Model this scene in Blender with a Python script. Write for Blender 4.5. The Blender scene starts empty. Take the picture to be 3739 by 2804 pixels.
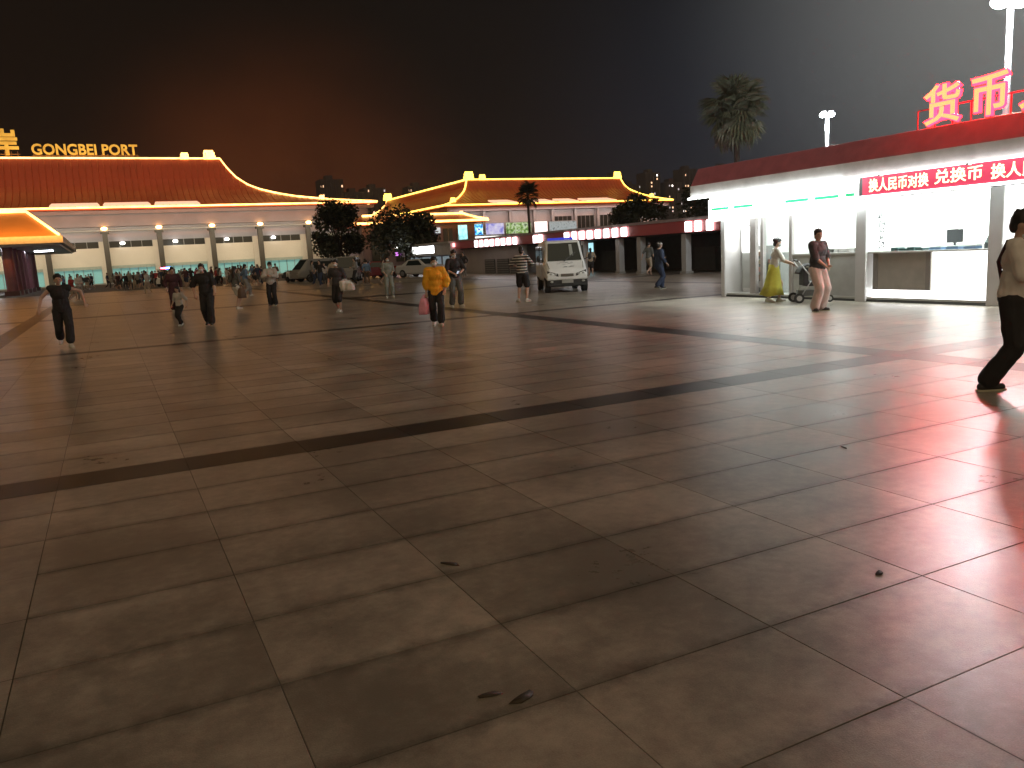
import bpy, bmesh, math, random
import numpy as np
from mathutils import Vector, Matrix, noise

# World axes: X runs along the front of the port terminal, Y runs along the kiosk front away from the camera.
random.seed(7)
RAD = math.radians
sc = bpy.context.scene
C = sc.collection

# ---------------------------------------------------------------- camera
cam_d = bpy.data.cameras.new('camera'); cam = bpy.data.objects.new('camera', cam_d); C.objects.link(cam)
sc.camera = cam
cam_d.sensor_width = 36; cam_d.lens = 28.21; cam_d.clip_end = 5000; cam_d.clip_start = 0.05
YAW = RAD(63.88); PITCH = 0.1627; ROLL = 0.05385
fwd = Vector((math.cos(YAW)*math.cos(PITCH), math.sin(YAW)*math.cos(PITCH), -math.sin(PITCH)))
rgt = Vector((math.sin(YAW), -math.cos(YAW), 0)); up = rgt.cross(fwd)
r2 = rgt*math.cos(ROLL) - up*math.sin(ROLL); u2 = up*math.cos(ROLL) + rgt*math.sin(ROLL)
cam.matrix_world = Matrix(((r2.x, u2.x, -fwd.x, 0), (r2.y, u2.y, -fwd.y, 0), (r2.z, u2.z, -fwd.z, 1.6), (0, 0, 0, 1)))

# ---------------------------------------------------------------- night sky, added ambient fill "sun", exposure
world = bpy.data.worlds.new('World'); sc.world = world; world.use_nodes = True
wt = world.node_tree; wt.nodes.clear()
def wn(t, **k):
    n = wt.nodes.new(t)
    for a, b in k.items(): setattr(n, a, b)
    return n
wout = wn('ShaderNodeOutputWorld'); add = wn('ShaderNodeAddShader')
sky = wn('ShaderNodeTexSky', sky_type='NISHITA', sun_disc=False, sun_elevation=RAD(-4), sun_rotation=RAD(200))
bgs = wn('ShaderNodeBackground'); bgs.inputs['Strength'].default_value = 0.02
bgc = wn('ShaderNodeBackground'); bgc.inputs['Strength'].default_value = 1.0
tc = wn('ShaderNodeTexCoord'); sep = wn('ShaderNodeSeparateXYZ')
ns = wn('ShaderNodeTexNoise'); ns.inputs['Scale'].default_value = 1.6; ns.inputs['Detail'].default_value = 4
ad = wn('ShaderNodeMath', operation='MULTIPLY_ADD'); ad.inputs[1].default_value = 0.26
rmp = wn('ShaderNodeValToRGB'); e = rmp.color_ramp.elements
e[0].position = 0.0; e[0].color = (0.016, 0.006, 0.0035, 1)
e[1].position = 0.42; e[1].color = (0.0048, 0.0042, 0.0033, 1)
m_ = e.new(0.16); m_.color = (0.010, 0.0052, 0.0035, 1)
wt.links.new(tc.outputs['Generated'], sep.inputs[0]); wt.links.new(tc.outputs['Generated'], ns.inputs['Vector'])
wt.links.new(ns.outputs['Fac'], ad.inputs[0]); wt.links.new(sep.outputs['Z'], ad.inputs[2])
sb = wn('ShaderNodeMath', operation='SUBTRACT'); sb.inputs[1].default_value = 0.13
wt.links.new(ad.outputs[0], sb.inputs[0]); wt.links.new(sb.outputs[0], rmp.inputs['Fac'])
# city glow and lamp glare put into the sky colour: warm over the port (-X side), cooler grey-blue over the street lamps (+X side)
mr = wn('ShaderNodeMapRange'); mr.inputs['From Min'].default_value = 0.25; mr.inputs['From Max'].default_value = 0.85
wt.links.new(sep.outputs['X'], mr.inputs['Value'])
mx = wn('ShaderNodeMix', data_type='RGBA', blend_type='MIX')
wt.links.new(mr.outputs[0], mx.inputs[0]); wt.links.new(rmp.outputs['Color'], mx.inputs[6])
mx.inputs[7].default_value = (0.0065, 0.007, 0.008, 1)
# smoky red glow over the roofs of the port, pale lamp glare painted into the sky over the street lamps (both wide and soft)
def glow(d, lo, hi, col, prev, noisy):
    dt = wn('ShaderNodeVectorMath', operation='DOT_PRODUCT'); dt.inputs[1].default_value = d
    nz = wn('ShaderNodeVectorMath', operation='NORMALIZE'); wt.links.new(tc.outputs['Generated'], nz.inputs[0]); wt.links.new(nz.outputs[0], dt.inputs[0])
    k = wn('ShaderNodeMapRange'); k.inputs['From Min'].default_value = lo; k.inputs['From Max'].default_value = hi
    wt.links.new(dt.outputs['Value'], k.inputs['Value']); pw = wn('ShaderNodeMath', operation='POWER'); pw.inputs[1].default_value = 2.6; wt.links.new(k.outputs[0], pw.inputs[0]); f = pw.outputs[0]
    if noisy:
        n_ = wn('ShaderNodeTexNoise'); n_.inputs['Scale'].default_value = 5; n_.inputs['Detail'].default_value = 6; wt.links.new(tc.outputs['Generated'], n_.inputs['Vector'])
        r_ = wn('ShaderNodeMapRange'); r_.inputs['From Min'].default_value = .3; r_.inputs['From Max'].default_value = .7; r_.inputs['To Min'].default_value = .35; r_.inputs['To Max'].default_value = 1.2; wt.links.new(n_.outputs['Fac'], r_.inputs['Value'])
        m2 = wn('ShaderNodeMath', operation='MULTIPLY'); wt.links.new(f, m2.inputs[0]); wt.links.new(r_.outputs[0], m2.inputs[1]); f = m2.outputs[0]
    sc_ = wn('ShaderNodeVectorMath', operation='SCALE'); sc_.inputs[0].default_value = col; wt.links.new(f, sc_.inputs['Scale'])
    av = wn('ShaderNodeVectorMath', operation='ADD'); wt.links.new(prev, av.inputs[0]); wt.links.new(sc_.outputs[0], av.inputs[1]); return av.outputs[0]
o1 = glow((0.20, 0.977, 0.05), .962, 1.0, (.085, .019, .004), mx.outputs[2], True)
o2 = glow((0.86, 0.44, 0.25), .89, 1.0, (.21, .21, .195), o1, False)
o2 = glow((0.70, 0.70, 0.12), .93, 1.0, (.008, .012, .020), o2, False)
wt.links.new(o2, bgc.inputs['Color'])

wt.links.new(sky.outputs[0], bgs.inputs['Color'])
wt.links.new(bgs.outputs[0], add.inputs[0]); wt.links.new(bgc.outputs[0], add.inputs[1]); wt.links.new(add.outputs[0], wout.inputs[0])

fill_sun_d = bpy.data.lights.new('sun', 'SUN'); sun = bpy.data.objects.new('sun', fill_sun_d); C.objects.link(sun)
fill_sun_d.energy = 0.84; fill_sun_d.angle = RAD(120); fill_sun_d.color = (1.0, 0.74, 0.44)  # wide unseen fill, added to lift the plaza and camera-facing sides
sun.rotation_euler = Vector((0.44*.80, 0.898*.80, -.60)).to_track_quat('-Z', 'Y').to_euler()

vs = sc.view_settings
vs.view_transform = 'Standard'; vs.look = 'None'; vs.gamma = 1.0; vs.exposure = 0.0; vs.use_curve_mapping = False
sc.cycles.use_denoising = True
sc.cycles.max_bounces = 6; sc.cycles.diffuse_bounces = 3; sc.cycles.glossy_bounces = 3
sc.cycles.transmission_bounces = 4; sc.cycles.volume_bounces = 0; sc.cycles.transparent_max_bounces = 12
sc.cycles.caustics_reflective = False; sc.cycles.caustics_refractive = False
sc.cycles.sample_clamp_indirect = 3.0

# ---------------------------------------------------------------- materials
MATS = {}
def mat(name, col, rough=0.6, metal=0.0, var=0.12, scale=3.0, bump=0.0, bscale=30.0, spec=0.5):
    if name in MATS: return MATS[name]
    m = bpy.data.materials.new(name); m.use_nodes = True; nt = m.node_tree; p = nt.nodes['Principled BSDF']
    p.inputs['Roughness'].default_value = rough; p.inputs['Metallic'].default_value = metal
    p.inputs['Specular IOR Level'].default_value = spec
    t = nt.nodes.new('ShaderNodeTexCoord'); n = nt.nodes.new('ShaderNodeTexNoise')
    n.inputs['Scale'].default_value = scale; n.inputs['Detail'].default_value = 5
    r = nt.nodes.new('ShaderNodeValToRGB')
    c0 = [max(0, c*(1-var)) for c in col]; c1 = [min(1, c*(1+var)) for c in col]
    r.color_ramp.elements[0].position = 0.3; r.color_ramp.elements[1].position = 0.7
    r.color_ramp.elements[0].color = (*c0, 1); r.color_ramp.elements[1].color = (*c1, 1)
    nt.links.new(t.outputs['Object'], n.inputs['Vector']); nt.links.new(n.outputs['Fac'], r.inputs['Fac'])
    nt.links.new(r.outputs['Color'], p.inputs['Base Color'])
    if bump:
        n2 = nt.nodes.new('ShaderNodeTexNoise'); n2.inputs['Scale'].default_value = bscale; n2.inputs['Detail'].default_value = 4
        b = nt.nodes.new('ShaderNodeBump'); b.inputs['Strength'].default_value = bump; b.inputs['Distance'].default_value = 0.02
        nt.links.new(t.outputs['Object'], n2.inputs['Vector']); nt.links.new(n2.outputs['Fac'], b.inputs['Height'])
        nt.links.new(b.outputs['Normal'], p.inputs['Normal'])
    MATS[name] = m; return m
def emi(name, col, s, var=0.0, vscale=5.0):
    if name in MATS: return MATS[name]
    m = bpy.data.materials.new(name); m.use_nodes = True; nt = m.node_tree; p = nt.nodes['Principled BSDF']
    p.inputs['Base Color'].default_value = (*[min(1, c*0.8) for c in col], 1); p.inputs['Roughness'].default_value = 0.5
    p.inputs['Emission Color'].default_value = (*col, 1); p.inputs['Emission Strength'].default_value = s
    if var:
        t = nt.nodes.new('ShaderNodeTexCoord'); n = nt.nodes.new('ShaderNodeTexNoise'); n.inputs['Scale'].default_value = vscale
        mm = nt.nodes.new('ShaderNodeMapRange'); mm.inputs['From Min'].default_value = 0.35; mm.inputs['From Max'].default_value = 0.65
        mm.inputs['To Min'].default_value = s*(1-var); mm.inputs['To Max'].default_value = s*(1+var)
        nt.links.new(t.outputs['Object'], n.inputs['Vector']); nt.links.new(n.outputs['Fac'], mm.inputs['Value'])
        nt.links.new(mm.outputs[0], p.inputs['Emission Strength'])
    MATS[name] = m; return m
def glassmat(name, col, rough=0.05, emis=None, es=0):
    if name in MATS: return MATS[name]
    m = bpy.data.materials.new(name); m.use_nodes = True; p = m.node_tree.nodes['Principled BSDF']
    p.inputs['Base Color'].default_value = (*col, 1); p.inputs['Roughness'].default_value = rough
    p.inputs['Specular IOR Level'].default_value = 0.8
    if emis: p.inputs['Emission Color'].default_value = (*emis, 1); p.inputs['Emission Strength'].default_value = es
    MATS[name] = m; return m

# ---------------------------------------------------------------- mesh helpers
class MB:
    def __init__(s): s.v = []; s.f = []
    def add(s, vs_, fs):
        o = len(s.v); s.v += [tuple(v) for v in vs_]; s.f += [tuple(i+o for i in f) for f in fs]; return s
    def box(s, x0, x1, y0, y1, z0, z1):
        if x0 > x1: x0, x1 = x1, x0
        if y0 > y1: y0, y1 = y1, y0
        return s.add([(x0,y0,z0),(x1,y0,z0),(x1,y1,z0),(x0,y1,z0),(x0,y0,z1),(x1,y0,z1),(x1,y1,z1),(x0,y1,z1)],
              [(0,3,2,1),(4,5,6,7),(0,1,5,4),(1,2,6,5),(2,3,7,6),(3,0,4,7)])
    def tube(s, pts, r, n=6, r1=None):
        pts = [Vector(p) for p in pts]; rings = []; base = len(s.v)
        prev = None
        for i, p in enumerate(pts):
            t = (pts[min(i+1, len(pts)-1)] - pts[max(i-1, 0)]).normalized()
            if prev is None: a = t.orthogonal().normalized()
            else: a = (prev - t*prev.dot(t)); a = a.normalized() if a.length > 1e-6 else t.orthogonal().normalized()
            prev = a; b = t.cross(a)
            k = i/max(1, len(pts)-1); rr = r if r1 is None else r+(r1-r)*k
            for j in range(n):
                an = 2*math.pi*j/n; s.v.append(tuple(p + (a*math.cos(an)+b*math.sin(an))*rr))
        for i in range(len(pts)-1):
            for j in range(n):
                k = (j+1) % n
                s.f.append((base+i*n+j, base+i*n+k, base+(i+1)*n+k, base+(i+1)*n+j))
        s.f.append(tuple(base+j for j in reversed(range(n)))); s.f.append(tuple(base+(len(pts)-1)*n+j for j in range(n)))
        return s
    def ball(s, c, r, nu=10, nv=7, rot=None):
        if not hasattr(r, '__len__'): r = (r, r, r)
        base = len(s.v); c = Vector(c)
        def P(x, y, z):
            q = Vector((x*r[0], y*r[1], z*r[2])); q = rot @ q if rot else q
            s.v.append(tuple(c+q))
        P(0,0,-1)
        for i in range(1, nv):
            ph = -math.pi/2+math.pi*i/nv
            for j in range(nu):
                th = 2*math.pi*j/nu; P(math.cos(ph)*math.cos(th), math.cos(ph)*math.sin(th), math.sin(ph))
        P(0,0,1); top = len(s.v)-1
        for j in range(nu):
            k = (j+1) % nu
            s.f.append((base, base+1+k, base+1+j)); s.f.append((top, top-nu+j, top-nu+k))
            for i in range(nv-2):
                q = base+1+i*nu; s.f.append((q+j, q+k, q+nu+k, q+nu+j))
        return s
    def cyl(s, c, r, h, n=12, axis='z'):
        c = Vector(c); d = {'x': Vector((1,0,0)), 'y': Vector((0,1,0)), 'z': Vector((0,0,1))}[axis]
        return s.tube([c-d*h/2, c+d*h/2], r, n)
    def prism(s, poly, y0, y1):     # poly in (x,z), extruded in y
        n = len(poly)
        return s.add([(p[0], y0, p[1]) for p in poly]+[(p[0], y1, p[1]) for p in poly],
              [tuple(range(n)), tuple(reversed(range(n, 2*n)))]+[(i, i+n, (i+1) % n+n, (i+1) % n) for i in range(n)])
    def mesh(s, name):
        me = bpy.data.meshes.new(name); me.from_pydata(s.v, [], s.f); me.validate()
        bm = bmesh.new(); bm.from_mesh(me); bmesh.ops.recalc_face_normals(bm, faces=bm.faces); bm.to_mesh(me); bm.free()
        return me
    def build(s, name, m, parent=None, smooth=False, bevel=0.0, **kw):
        me = s.mesh(name)
        if bevel:
            bm = bmesh.new(); bm.from_mesh(me)
            bmesh.ops.bevel(bm, geom=bm.edges[:], offset=bevel, segments=2, affect='EDGES'); bm.to_mesh(me); bm.free()
        if smooth:
            me.polygons.foreach_set('use_smooth', [True]*len(me.polygons))
        if m: me.materials.append(m)
        return link(name, me, parent, **kw)
def link(name, data, parent=None, loc=None, rz=None, **kw):
    o = bpy.data.objects.new(name, data); C.objects.link(o)
    if parent: o.parent = parent
    if loc is not None: o.location = loc
    if rz is not None: o.rotation_euler = (0, 0, rz)
    for k, v in kw.items(): o[k] = v
    return o
def thing(name, label, cat, loc=(0,0,0), rz=0, group=None):
    o = link(name, None, None, loc, rz, label=label, category=cat)
    if group: o['group'] = group
    return o
def text(name, s, size, m, parent, mw, depth=0.05, bevel=0.0, offset=0.0, space=1.0, sx=1.0):
    cu = bpy.data.curves.new(name, 'FONT'); cu.body = s; cu.size = size; cu.extrude = depth; cu.bevel_depth = bevel
    cu.offset = offset; cu.space_character = space; cu.resolution_u = 3; cu.align_x = 'LEFT'
    t = bpy.data.objects.new('tmp', cu); C.objects.link(t)
    bpy.context.view_layer.update()
    dg = bpy.context.evaluated_depsgraph_get()
    me = bpy.data.meshes.new_from_object(t.evaluated_get(dg)); bpy.data.objects.remove(t)
    me.transform(Matrix.Diagonal((sx, 1, 1, 1))); me.transform(mw); me.materials.clear(); me.materials.append(m); me.name = name
    return link(name, me, parent)
def basis(o, x, y):       # matrix with text x/y axes along given world vectors
    x = Vector(x).normalized(); y = Vector(y).normalized(); z = x.cross(y)
    return Matrix(((x.x, y.x, z.x, o[0]), (x.y, y.y, z.y, o[1]), (x.z, y.z, z.z, o[2]), (0,0,0,1)))
def area(name, loc, direction, sx, sy, power, col, parent=None):
    l = bpy.data.lights.new(name, 'AREA'); l.shape = 'RECTANGLE'; l.size = sx; l.size_y = sy; l.energy = power; l.color = col
    o = bpy.data.objects.new(name, l); C.objects.link(o); o.location = loc
    d = Vector(direction).normalized(); xa = Vector((1,0,0)) if abs(d.x) < 0.9 else Vector((0,1,0))
    z = -d; y = z.cross(xa).normalized(); x = y.cross(z)
    o.rotation_euler = Matrix(((x.x,y.x,z.x),(x.y,y.y,z.y),(x.z,y.z,z.z))).to_euler()
    if parent: o.parent = parent
    return o

# ================================================================= GROUND
def stone_mat(name, col, r0, r1, var=0.46, slabdirt=False):
    m = bpy.data.materials.new(name); m.use_nodes = True; nt = m.node_tree; p = nt.nodes['Principled BSDF']
    L = nt.links.new; N = nt.nodes.new
    g = N('ShaderNodeNewGeometry'); oi = N('ShaderNodeObjectInfo')
    n1 = N('ShaderNodeTexNoise'); n1.inputs['Scale'].default_value = 1.1; n1.inputs['Detail'].default_value = 6
    n2 = N('ShaderNodeTexNoise'); n2.inputs['Scale'].default_value = 9; n2.inputs['Detail'].default_value = 6; n2.inputs['Roughness'].default_value = 0.7
    n3 = N('ShaderNodeTexNoise'); n3.inputs['Scale'].default_value = 160; n3.inputs['Detail'].default_value = 2
    v = N('ShaderNodeTexVoronoi'); v.inputs['Scale'].default_value = 0.9
    for n in (n1, n2, n3, v): L(g.outputs['Position'], n.inputs['Vector'])
    a = N('ShaderNodeMath'); a.operation = 'MULTIPLY_ADD'; a.inputs[1].default_value = 0.45; L(n1.outputs['Fac'], a.inputs[0])
    b = N('ShaderNodeMath'); b.operation = 'MULTIPLY'; b.inputs[1].default_value = 0.3; L(n2.outputs['Fac'], b.inputs[0])
    L(b.outputs[0], a.inputs[2])
    c = N('ShaderNodeMath'); c.operation = 'MULTIPLY_ADD'; c.inputs[1].default_value = 0.09; L(oi.outputs['Random'], c.inputs[0]); L(a.outputs[0], c.inputs[2])
    d = N('ShaderNodeMath'); d.operation = 'MULTIPLY_ADD'; d.inputs[1].default_value = 0.12; L(n3.outputs['Fac'], d.inputs[0]); L(c.outputs[0], d.inputs[2])
    r = N('ShaderNodeValToRGB'); r.color_ramp.elements[0].position = 0.36; r.color_ramp.elements[1].position = 0.70; r.color_ramp.interpolation = 'EASE'
    r.color_ramp.elements[0].color = (*[x*(1-var) for x in col], 1); r.color_ramp.elements[1].color = (*[x*(1+var) for x in col], 1)
    L(d.outputs[0], r.inputs['Fac'])
    # small dark chewing-gum spots and stains
    sv = N('ShaderNodeTexVoronoi'); sv.inputs['Scale'].default_value = 1.3; L(g.outputs['Position'], sv.inputs['Vector']); sv.inputs['Randomness'].default_value = 1.0
    sm = N('ShaderNodeMapRange'); sm.inputs['From Min'].default_value = 0.018; sm.inputs['From Max'].default_value = 0.04
    sm.inputs['To Min'].default_value = 0.45; sm.inputs['To Max'].default_value = 1.0; L(sv.outputs['Distance'], sm.inputs['Value'])
    mu = N('ShaderNodeVectorMath'); mu.operation = 'SCALE'; L(r.outputs['Color'], mu.inputs[0]); L(sm.outputs[0], mu.inputs['Scale'])
    # dirt gathered along the long joints of each slab
    tg = N('ShaderNodeTexCoord'); sg = N('ShaderNodeSeparateXYZ'); L(tg.outputs['Generated'], sg.inputs[0])
    pp = N('ShaderNodeMath'); pp.operation = 'PINGPONG'; pp.inputs[1].default_value = 0.5; L(sg.outputs['Y'], pp.inputs[0])
    wob = N('ShaderNodeMath'); wob.operation = 'MULTIPLY_ADD'; wob.inputs[1].default_value = 0.16; L(n2.outputs['Fac'], wob.inputs[0]); L(pp.outputs[0], wob.inputs[2])
    dr = N('ShaderNodeMapRange'); dr.interpolation_type = 'SMOOTHSTEP'; dr.inputs['From Min'].default_value = 0.06; dr.inputs['From Max'].default_value = 0.20
    dr.inputs['To Min'].default_value = 0.62; dr.inputs['To Max'].default_value = 1.0; L(wob.outputs[0], dr.inputs['Value'])
    mu = N('ShaderNodeVectorMath'); mu.operation = 'SCALE'; L(r.outputs['Color'], mu.inputs[0])
    if slabdirt: L(dr.outputs[0], mu.inputs['Scale'])
    else: mu.inputs['Scale'].default_value = .95
    L(mu.outputs[0], p.inputs['Base Color'])
    q = N('ShaderNodeMapRange'); q.inputs['From Min'].default_value = 0.25; q.inputs['From Max'].default_value = 0.75
    q.inputs['To Min'].default_value = r0; q.inputs['To Max'].default_value = r1
    L(a.outputs[0], q.inputs['Value']); L(q.outputs[0], p.inputs['Roughness'])
    bp = N('ShaderNodeBump'); bp.inputs['Strength'].default_value = 0.25; bp.inputs['Distance'].default_value = 0.004
    L(n3.outputs['Fac'], bp.inputs['Height']); L(bp.outputs['Normal'], p.inputs['Normal'])
    p.inputs['Specular IOR Level'].default_value = 0.55
    MATS[name] = m; return m
M_slab = stone_mat('pale_granite', (0.36, 0.315, 0.262), 0.27, 0.42, slabdirt=True)
M_slabf = stone_mat('pale_granite_far', (0.36, 0.315, 0.262), 0.27, 0.42)
M_band = stone_mat('dark_granite', (0.050, 0.042, 0.034), 0.32, 0.46)
M_joint = mat('joint_mortar', (0.13, 0.115, 0.10), 0.9)

g = MB(); g.add([(-700,-120,-0.016),(1300,-120,-0.016),(1300,1000,-0.016),(-700,1000,-0.016)], [(0,1,2,3)])
ground = g.build('ground', mat('far_paving', (0.17, 0.155, 0.14), 0.45, var=0.2, scale=0.2), None, kind='structure', label='paved ground of the plaza reaching to the port buildings')
plaza = link('pavement', MB().add([(-60,-14,-0.0045),(60,-14,-0.0045),(60,140,-0.0045),(-60,140,-0.0045)], [(0,1,2,3)]).mesh('pavement'), None, kind='structure', label='plaza pavement of large pale stone slabs crossed by dark stone bands')
plaza.data.materials.append(M_joint)
XB = [-14.55, -2.70, 9.20, 21.05, 32.9]; YB = [-4.9, 7.08, 19.0, 34.6, 50.2, 66, 82]     # centre lines of the dark bands
BW = {7.08: 0.24, 19.0: 0.20, 34.6: 0.55, 50.2: .45, 66: .4, 82: .4, -4.9: .24}
def cells(edges, step):
    out = []
    for (e0, h0), (e1, h1) in zip(edges[:-1], edges[1:]):
        a0, a1 = e0+h0, e1-h1
        n = max(1, round((a1-a0)/step)); w = (a1-a0)/n
        out += [(a0+i*w, a0+(i+1)*w) for i in range(n)]
    return out
# slabs are counted back from the far band so that the joints fall where the photograph shows them
xc = cells([(x, 0.27) for x in [-26.4]+XB+[44.8]], 0.93)
yc = cells([(y, BW[y]) for y in YB], 0.642)
J = 0.0022
import itertools
slabs = [(x0, x1, y0, y1) for (x0, x1) in xc for (y0, y1) in yc]
def view_key(s):
    cx, cy = (s[0]+s[1])/2, (s[2]+s[3])/2
    v = Vector((cx, cy, -1.6)); yc_ = v.dot(fwd); 
    if yc_ < 0.5: return 1e9
    px = v.dot(r2)/yc_; py = v.dot(u2)/yc_
    if abs(px) > 0.70 or abs(py) > 0.56: return 1e8+v.length
    return v.length
slabs.sort(key=view_key)
TH = 0.0035
def slab_mesh(w, h):
    b = MB(); e = 0.002; W, H = w/2-J, h/2-J
    b.add([(-W,-H,-TH),(W,-H,-TH),(W,H,-TH),(-W,H,-TH),(-W,-H,-e*.6),(W,-H,-e*.6),(W,H,-e*.6),(-W,H,-e*.6),
           (-W+e,-H+e,0),(W-e,-H+e,0),(W-e,H-e,0),(-W+e,H-e,0)],
          [(8,9,10,11)]+[(i,(i+1)%4,(i+1)%4+4,i+4) for i in range(4)]+[(i+4,(i+1)%4+4,(i+1)%4+8,i+8) for i in range(4)])
    return b
cache = {}
for s in slabs[:300]:
    w, h = round(s[1]-s[0], 3), round(s[3]-s[2], 3)
    if (w, h) not in cache:
        me = slab_mesh(w, h).mesh('paving_slab'); me.materials.append(M_slab); cache[(w, h)] = me
    o = link('paving_slab', cache[(w, h)], plaza, ((s[0]+s[1])/2, (s[2]+s[3])/2, random.uniform(-0.0006, 0.0002)))
    o.rotation_euler = (random.uniform(-.0005, .0005), random.uniform(-.0005, .0005), 0)
rest = MB()
for s in slabs[300:]:
    if view_key(s) > 1e7 and s[3] > 12: continue
    z = random.uniform(-0.0006, 0.0002)
    rest.add([(s[0]+J,s[2]+J,z),(s[1]-J,s[2]+J,z),(s[1]-J,s[3]-J,z),(s[0]+J,s[3]-J,z)], [(0,1,2,3)])
rest.build('paving_slab', M_slabf, plaza, kind='stuff')
# dark bands: single dark stones of about a metre, the y-bands butt against the x-bands
nb = 0; drest = MB()
dc = {}
def dark(x0, x1, y0, y1):
    global nb
    k = view_key((x0, x1, y0, y1))
    if k < 45 and nb < 290:
        w, h = round(x1-x0, 3), round(y1-y0, 3)
        if (w, h) not in dc:
            me = slab_mesh(w, h).mesh('band_stone'); me.materials.append(M_band); dc[(w, h)] = me
        link('band_stone', dc[(w, h)], plaza, ((x0+x1)/2, (y0+y1)/2, random.uniform(-.0006, .0002))); nb += 1
    elif k < 1e7 or y1 < 12:
        drest.add([(x0+J,y0+J,0),(x1-J,y0+J,0),(x1-J,y1-J,0),(x0+J,y1-J,0)], [(0,1,2,3)])
for x in XB:
    for (y0, y1) in cells([(YB[0], 0.0)]+[(y, 0.0) for y in YB[1:]], 1.0): dark(x-0.27, x+0.27, y0, y1)
for y in YB:
    for (x0, x1) in cells([(x, 0.27) for x in [-26.4]+XB+[44.8]], 0.93): dark(x0, x1, y-BW[y], y+BW[y])
drest.build('band_stone', M_band, plaza, kind='stuff')
# leaves and rubbish lying on the slabs
def litter(name, x, y, w, h, rz, label, col):
    b = MB(); n = 9; top = []
    for i in range(n):
        a = 2*math.pi*i/n; top.append((math.cos(a)*w*(1+.25*math.sin(3*a)), math.sin(a)*h*(1+.2*math.cos(2*a)), 0.004+0.002*math.sin(2*a)))
    b.add(top+[(p[0]*.95, p[1]*.95, 0.001) for p in top]+[(0,0,0.006)], [(i,(i+1)%n,2*n) for i in range(n)]+[(i,i+n,(i+1)%n+n,(i+1)%n) for i in range(n)])
    b.build(name, mat('leaf_litter_'+col[0], col[1], 0.7), None, smooth=True, loc=(x, y, 0.001), rz=rz, label=label, category='leaf')
LEAF = ('brown', (0.05, 0.035, 0.02))
litter('fallen_leaf', 1.43, 3.77, 0.055, 0.022, 2.2, 'small dark fallen leaf on the pavement, farther of those near the picture centre', LEAF)
litter('fallen_leaf', 1.07, 2.51, 0.045, 0.018, 2.9, 'dark fallen leaf nearest the bottom of the picture, left one of a touching pair', LEAF)
litter('fallen_leaf', 1.165, 2.425, 0.055, 0.026, 0.3, 'dark fallen leaf nearest the bottom of the picture, right one of a touching pair', LEAF)
litter('gum_spot', 3.11, 2.49, 0.03, 0.018, 0.4, 'small black trodden spot on the red-lit slab at right', ('black', (0.02, 0.018, 0.018)))
litter('fallen_leaf', 4.85, 4.22, 0.045, 0.010, 1.2, 'thin dark twig-like leaf on the bright pavement right of centre', LEAF)

# ================================================================= PORT TERMINAL (two roofs outlined in lights)
M_roof = mat('red_roof_tile', (0.40, 0.085, 0.035), 0.42, var=0.12, scale=0.15, bump=0.3, bscale=1.2)
M_soff = mat('eaves_panel', (0.20, 0.165, 0.17), 0.6, scale=0.4)
M_cream = mat('cream_wall_panel', (0.62, 0.57, 0.47), 0.6, var=0.06, scale=0.3)
M_lav = mat('mauve_wall', (0.36, 0.31, 0.33), 0.6, var=0.06, scale=0.3)
M_col = mat('brown_stone_column', (0.045, 0.034, 0.02), 0.5)
M_dwin = glassmat('dark_glass', (0.03, 0.03, 0.025), 0.08)
M_frame = mat('grey_frame', (0.25, 0.25, 0.24), 0.5)
M_led = emi('yellow_light_string', (1.0, 0.50, 0.13), 5.5, 0.25, 0.6)
M_led_y = emi('greenish_yellow_light_string', (1.0, 0.62, 0.09), 4.5, 0.2, 0.6)
M_teal = glassmat('teal_lit_glass', (0.2, 0.4, 0.38), 0.15, (0.25, 0.55, 0.50), 0.42)
M_conc = mat('concrete', (0.3, 0.29, 0.27), 0.8, bump=0.2)
M_steel = mat('painted_steel', (0.5, 0.5, 0.5), 0.4, 0.3)

P1 = ([0, .2, .375, .525, .645, .763, .836, .907, .96, 1], [12.6, 13.15, 13.74, 14.4, 15.15, 16.15, 17.1, 18.6, 20.4, 22.2])
P2 = ([0, .2, .38, .6, .78, .86, .93, 1], [12.5, 13.05, 13.68, 14.66, 15.83, 16.5, 17.5, 19.2])
def prof(P, t): return float(np.interp(t, P[0], P[1]))
def hip_roof(parent, a0, a1, b0, b1, i0, i1, j0, j1, P, m, n=24, th=0.35, name='roof'):
    mb = MB(); ts = [0]+[1-(1-k/n)**1.5 for k in range(1, n+1)]
    rings = []
    for t in ts:
        z = prof(P, t)
        x0, x1, y0, y1 = a0+i0*t, a1-i1*t, b0+j0*t, b1-j1*t
        rings.append(len(mb.v)); mb.v += [(x0,y0,z),(x1,y0,z),(x1,y1,z),(x0,y1,z)]
    for r0, r1 in zip(rings[:-1], rings[1:]):
        for i in range(4): k = (i+1) % 4; mb.f.append((r0+i, r0+k, r1+k, r1+i))
    r = rings[-1]; mb.f.append((r, r+1, r+2, r+3))
    z = P[1][0]-th; o = len(mb.v); mb.v += [(a0,b0,z),(a1,b0,z),(a1,b1,z),(a0,b1,z)]
    for i in range(4): k = (i+1) % 4; mb.f.append((rings[0]+k, rings[0]+i, o+i, o+k))
    return mb.build(name, m, parent)
def hip_pts(P, c, r, off=0.15, n=22):   # lights along a hip from eaves corner c to ridge end r (plan)
    return [(c[0]+(r[0]-c[0])*t, c[1]+(r[1]-c[1])*t, prof(P, t)+off) for t in [1-(1-k/n)**1.4 for k in range(n+1)]]
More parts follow.
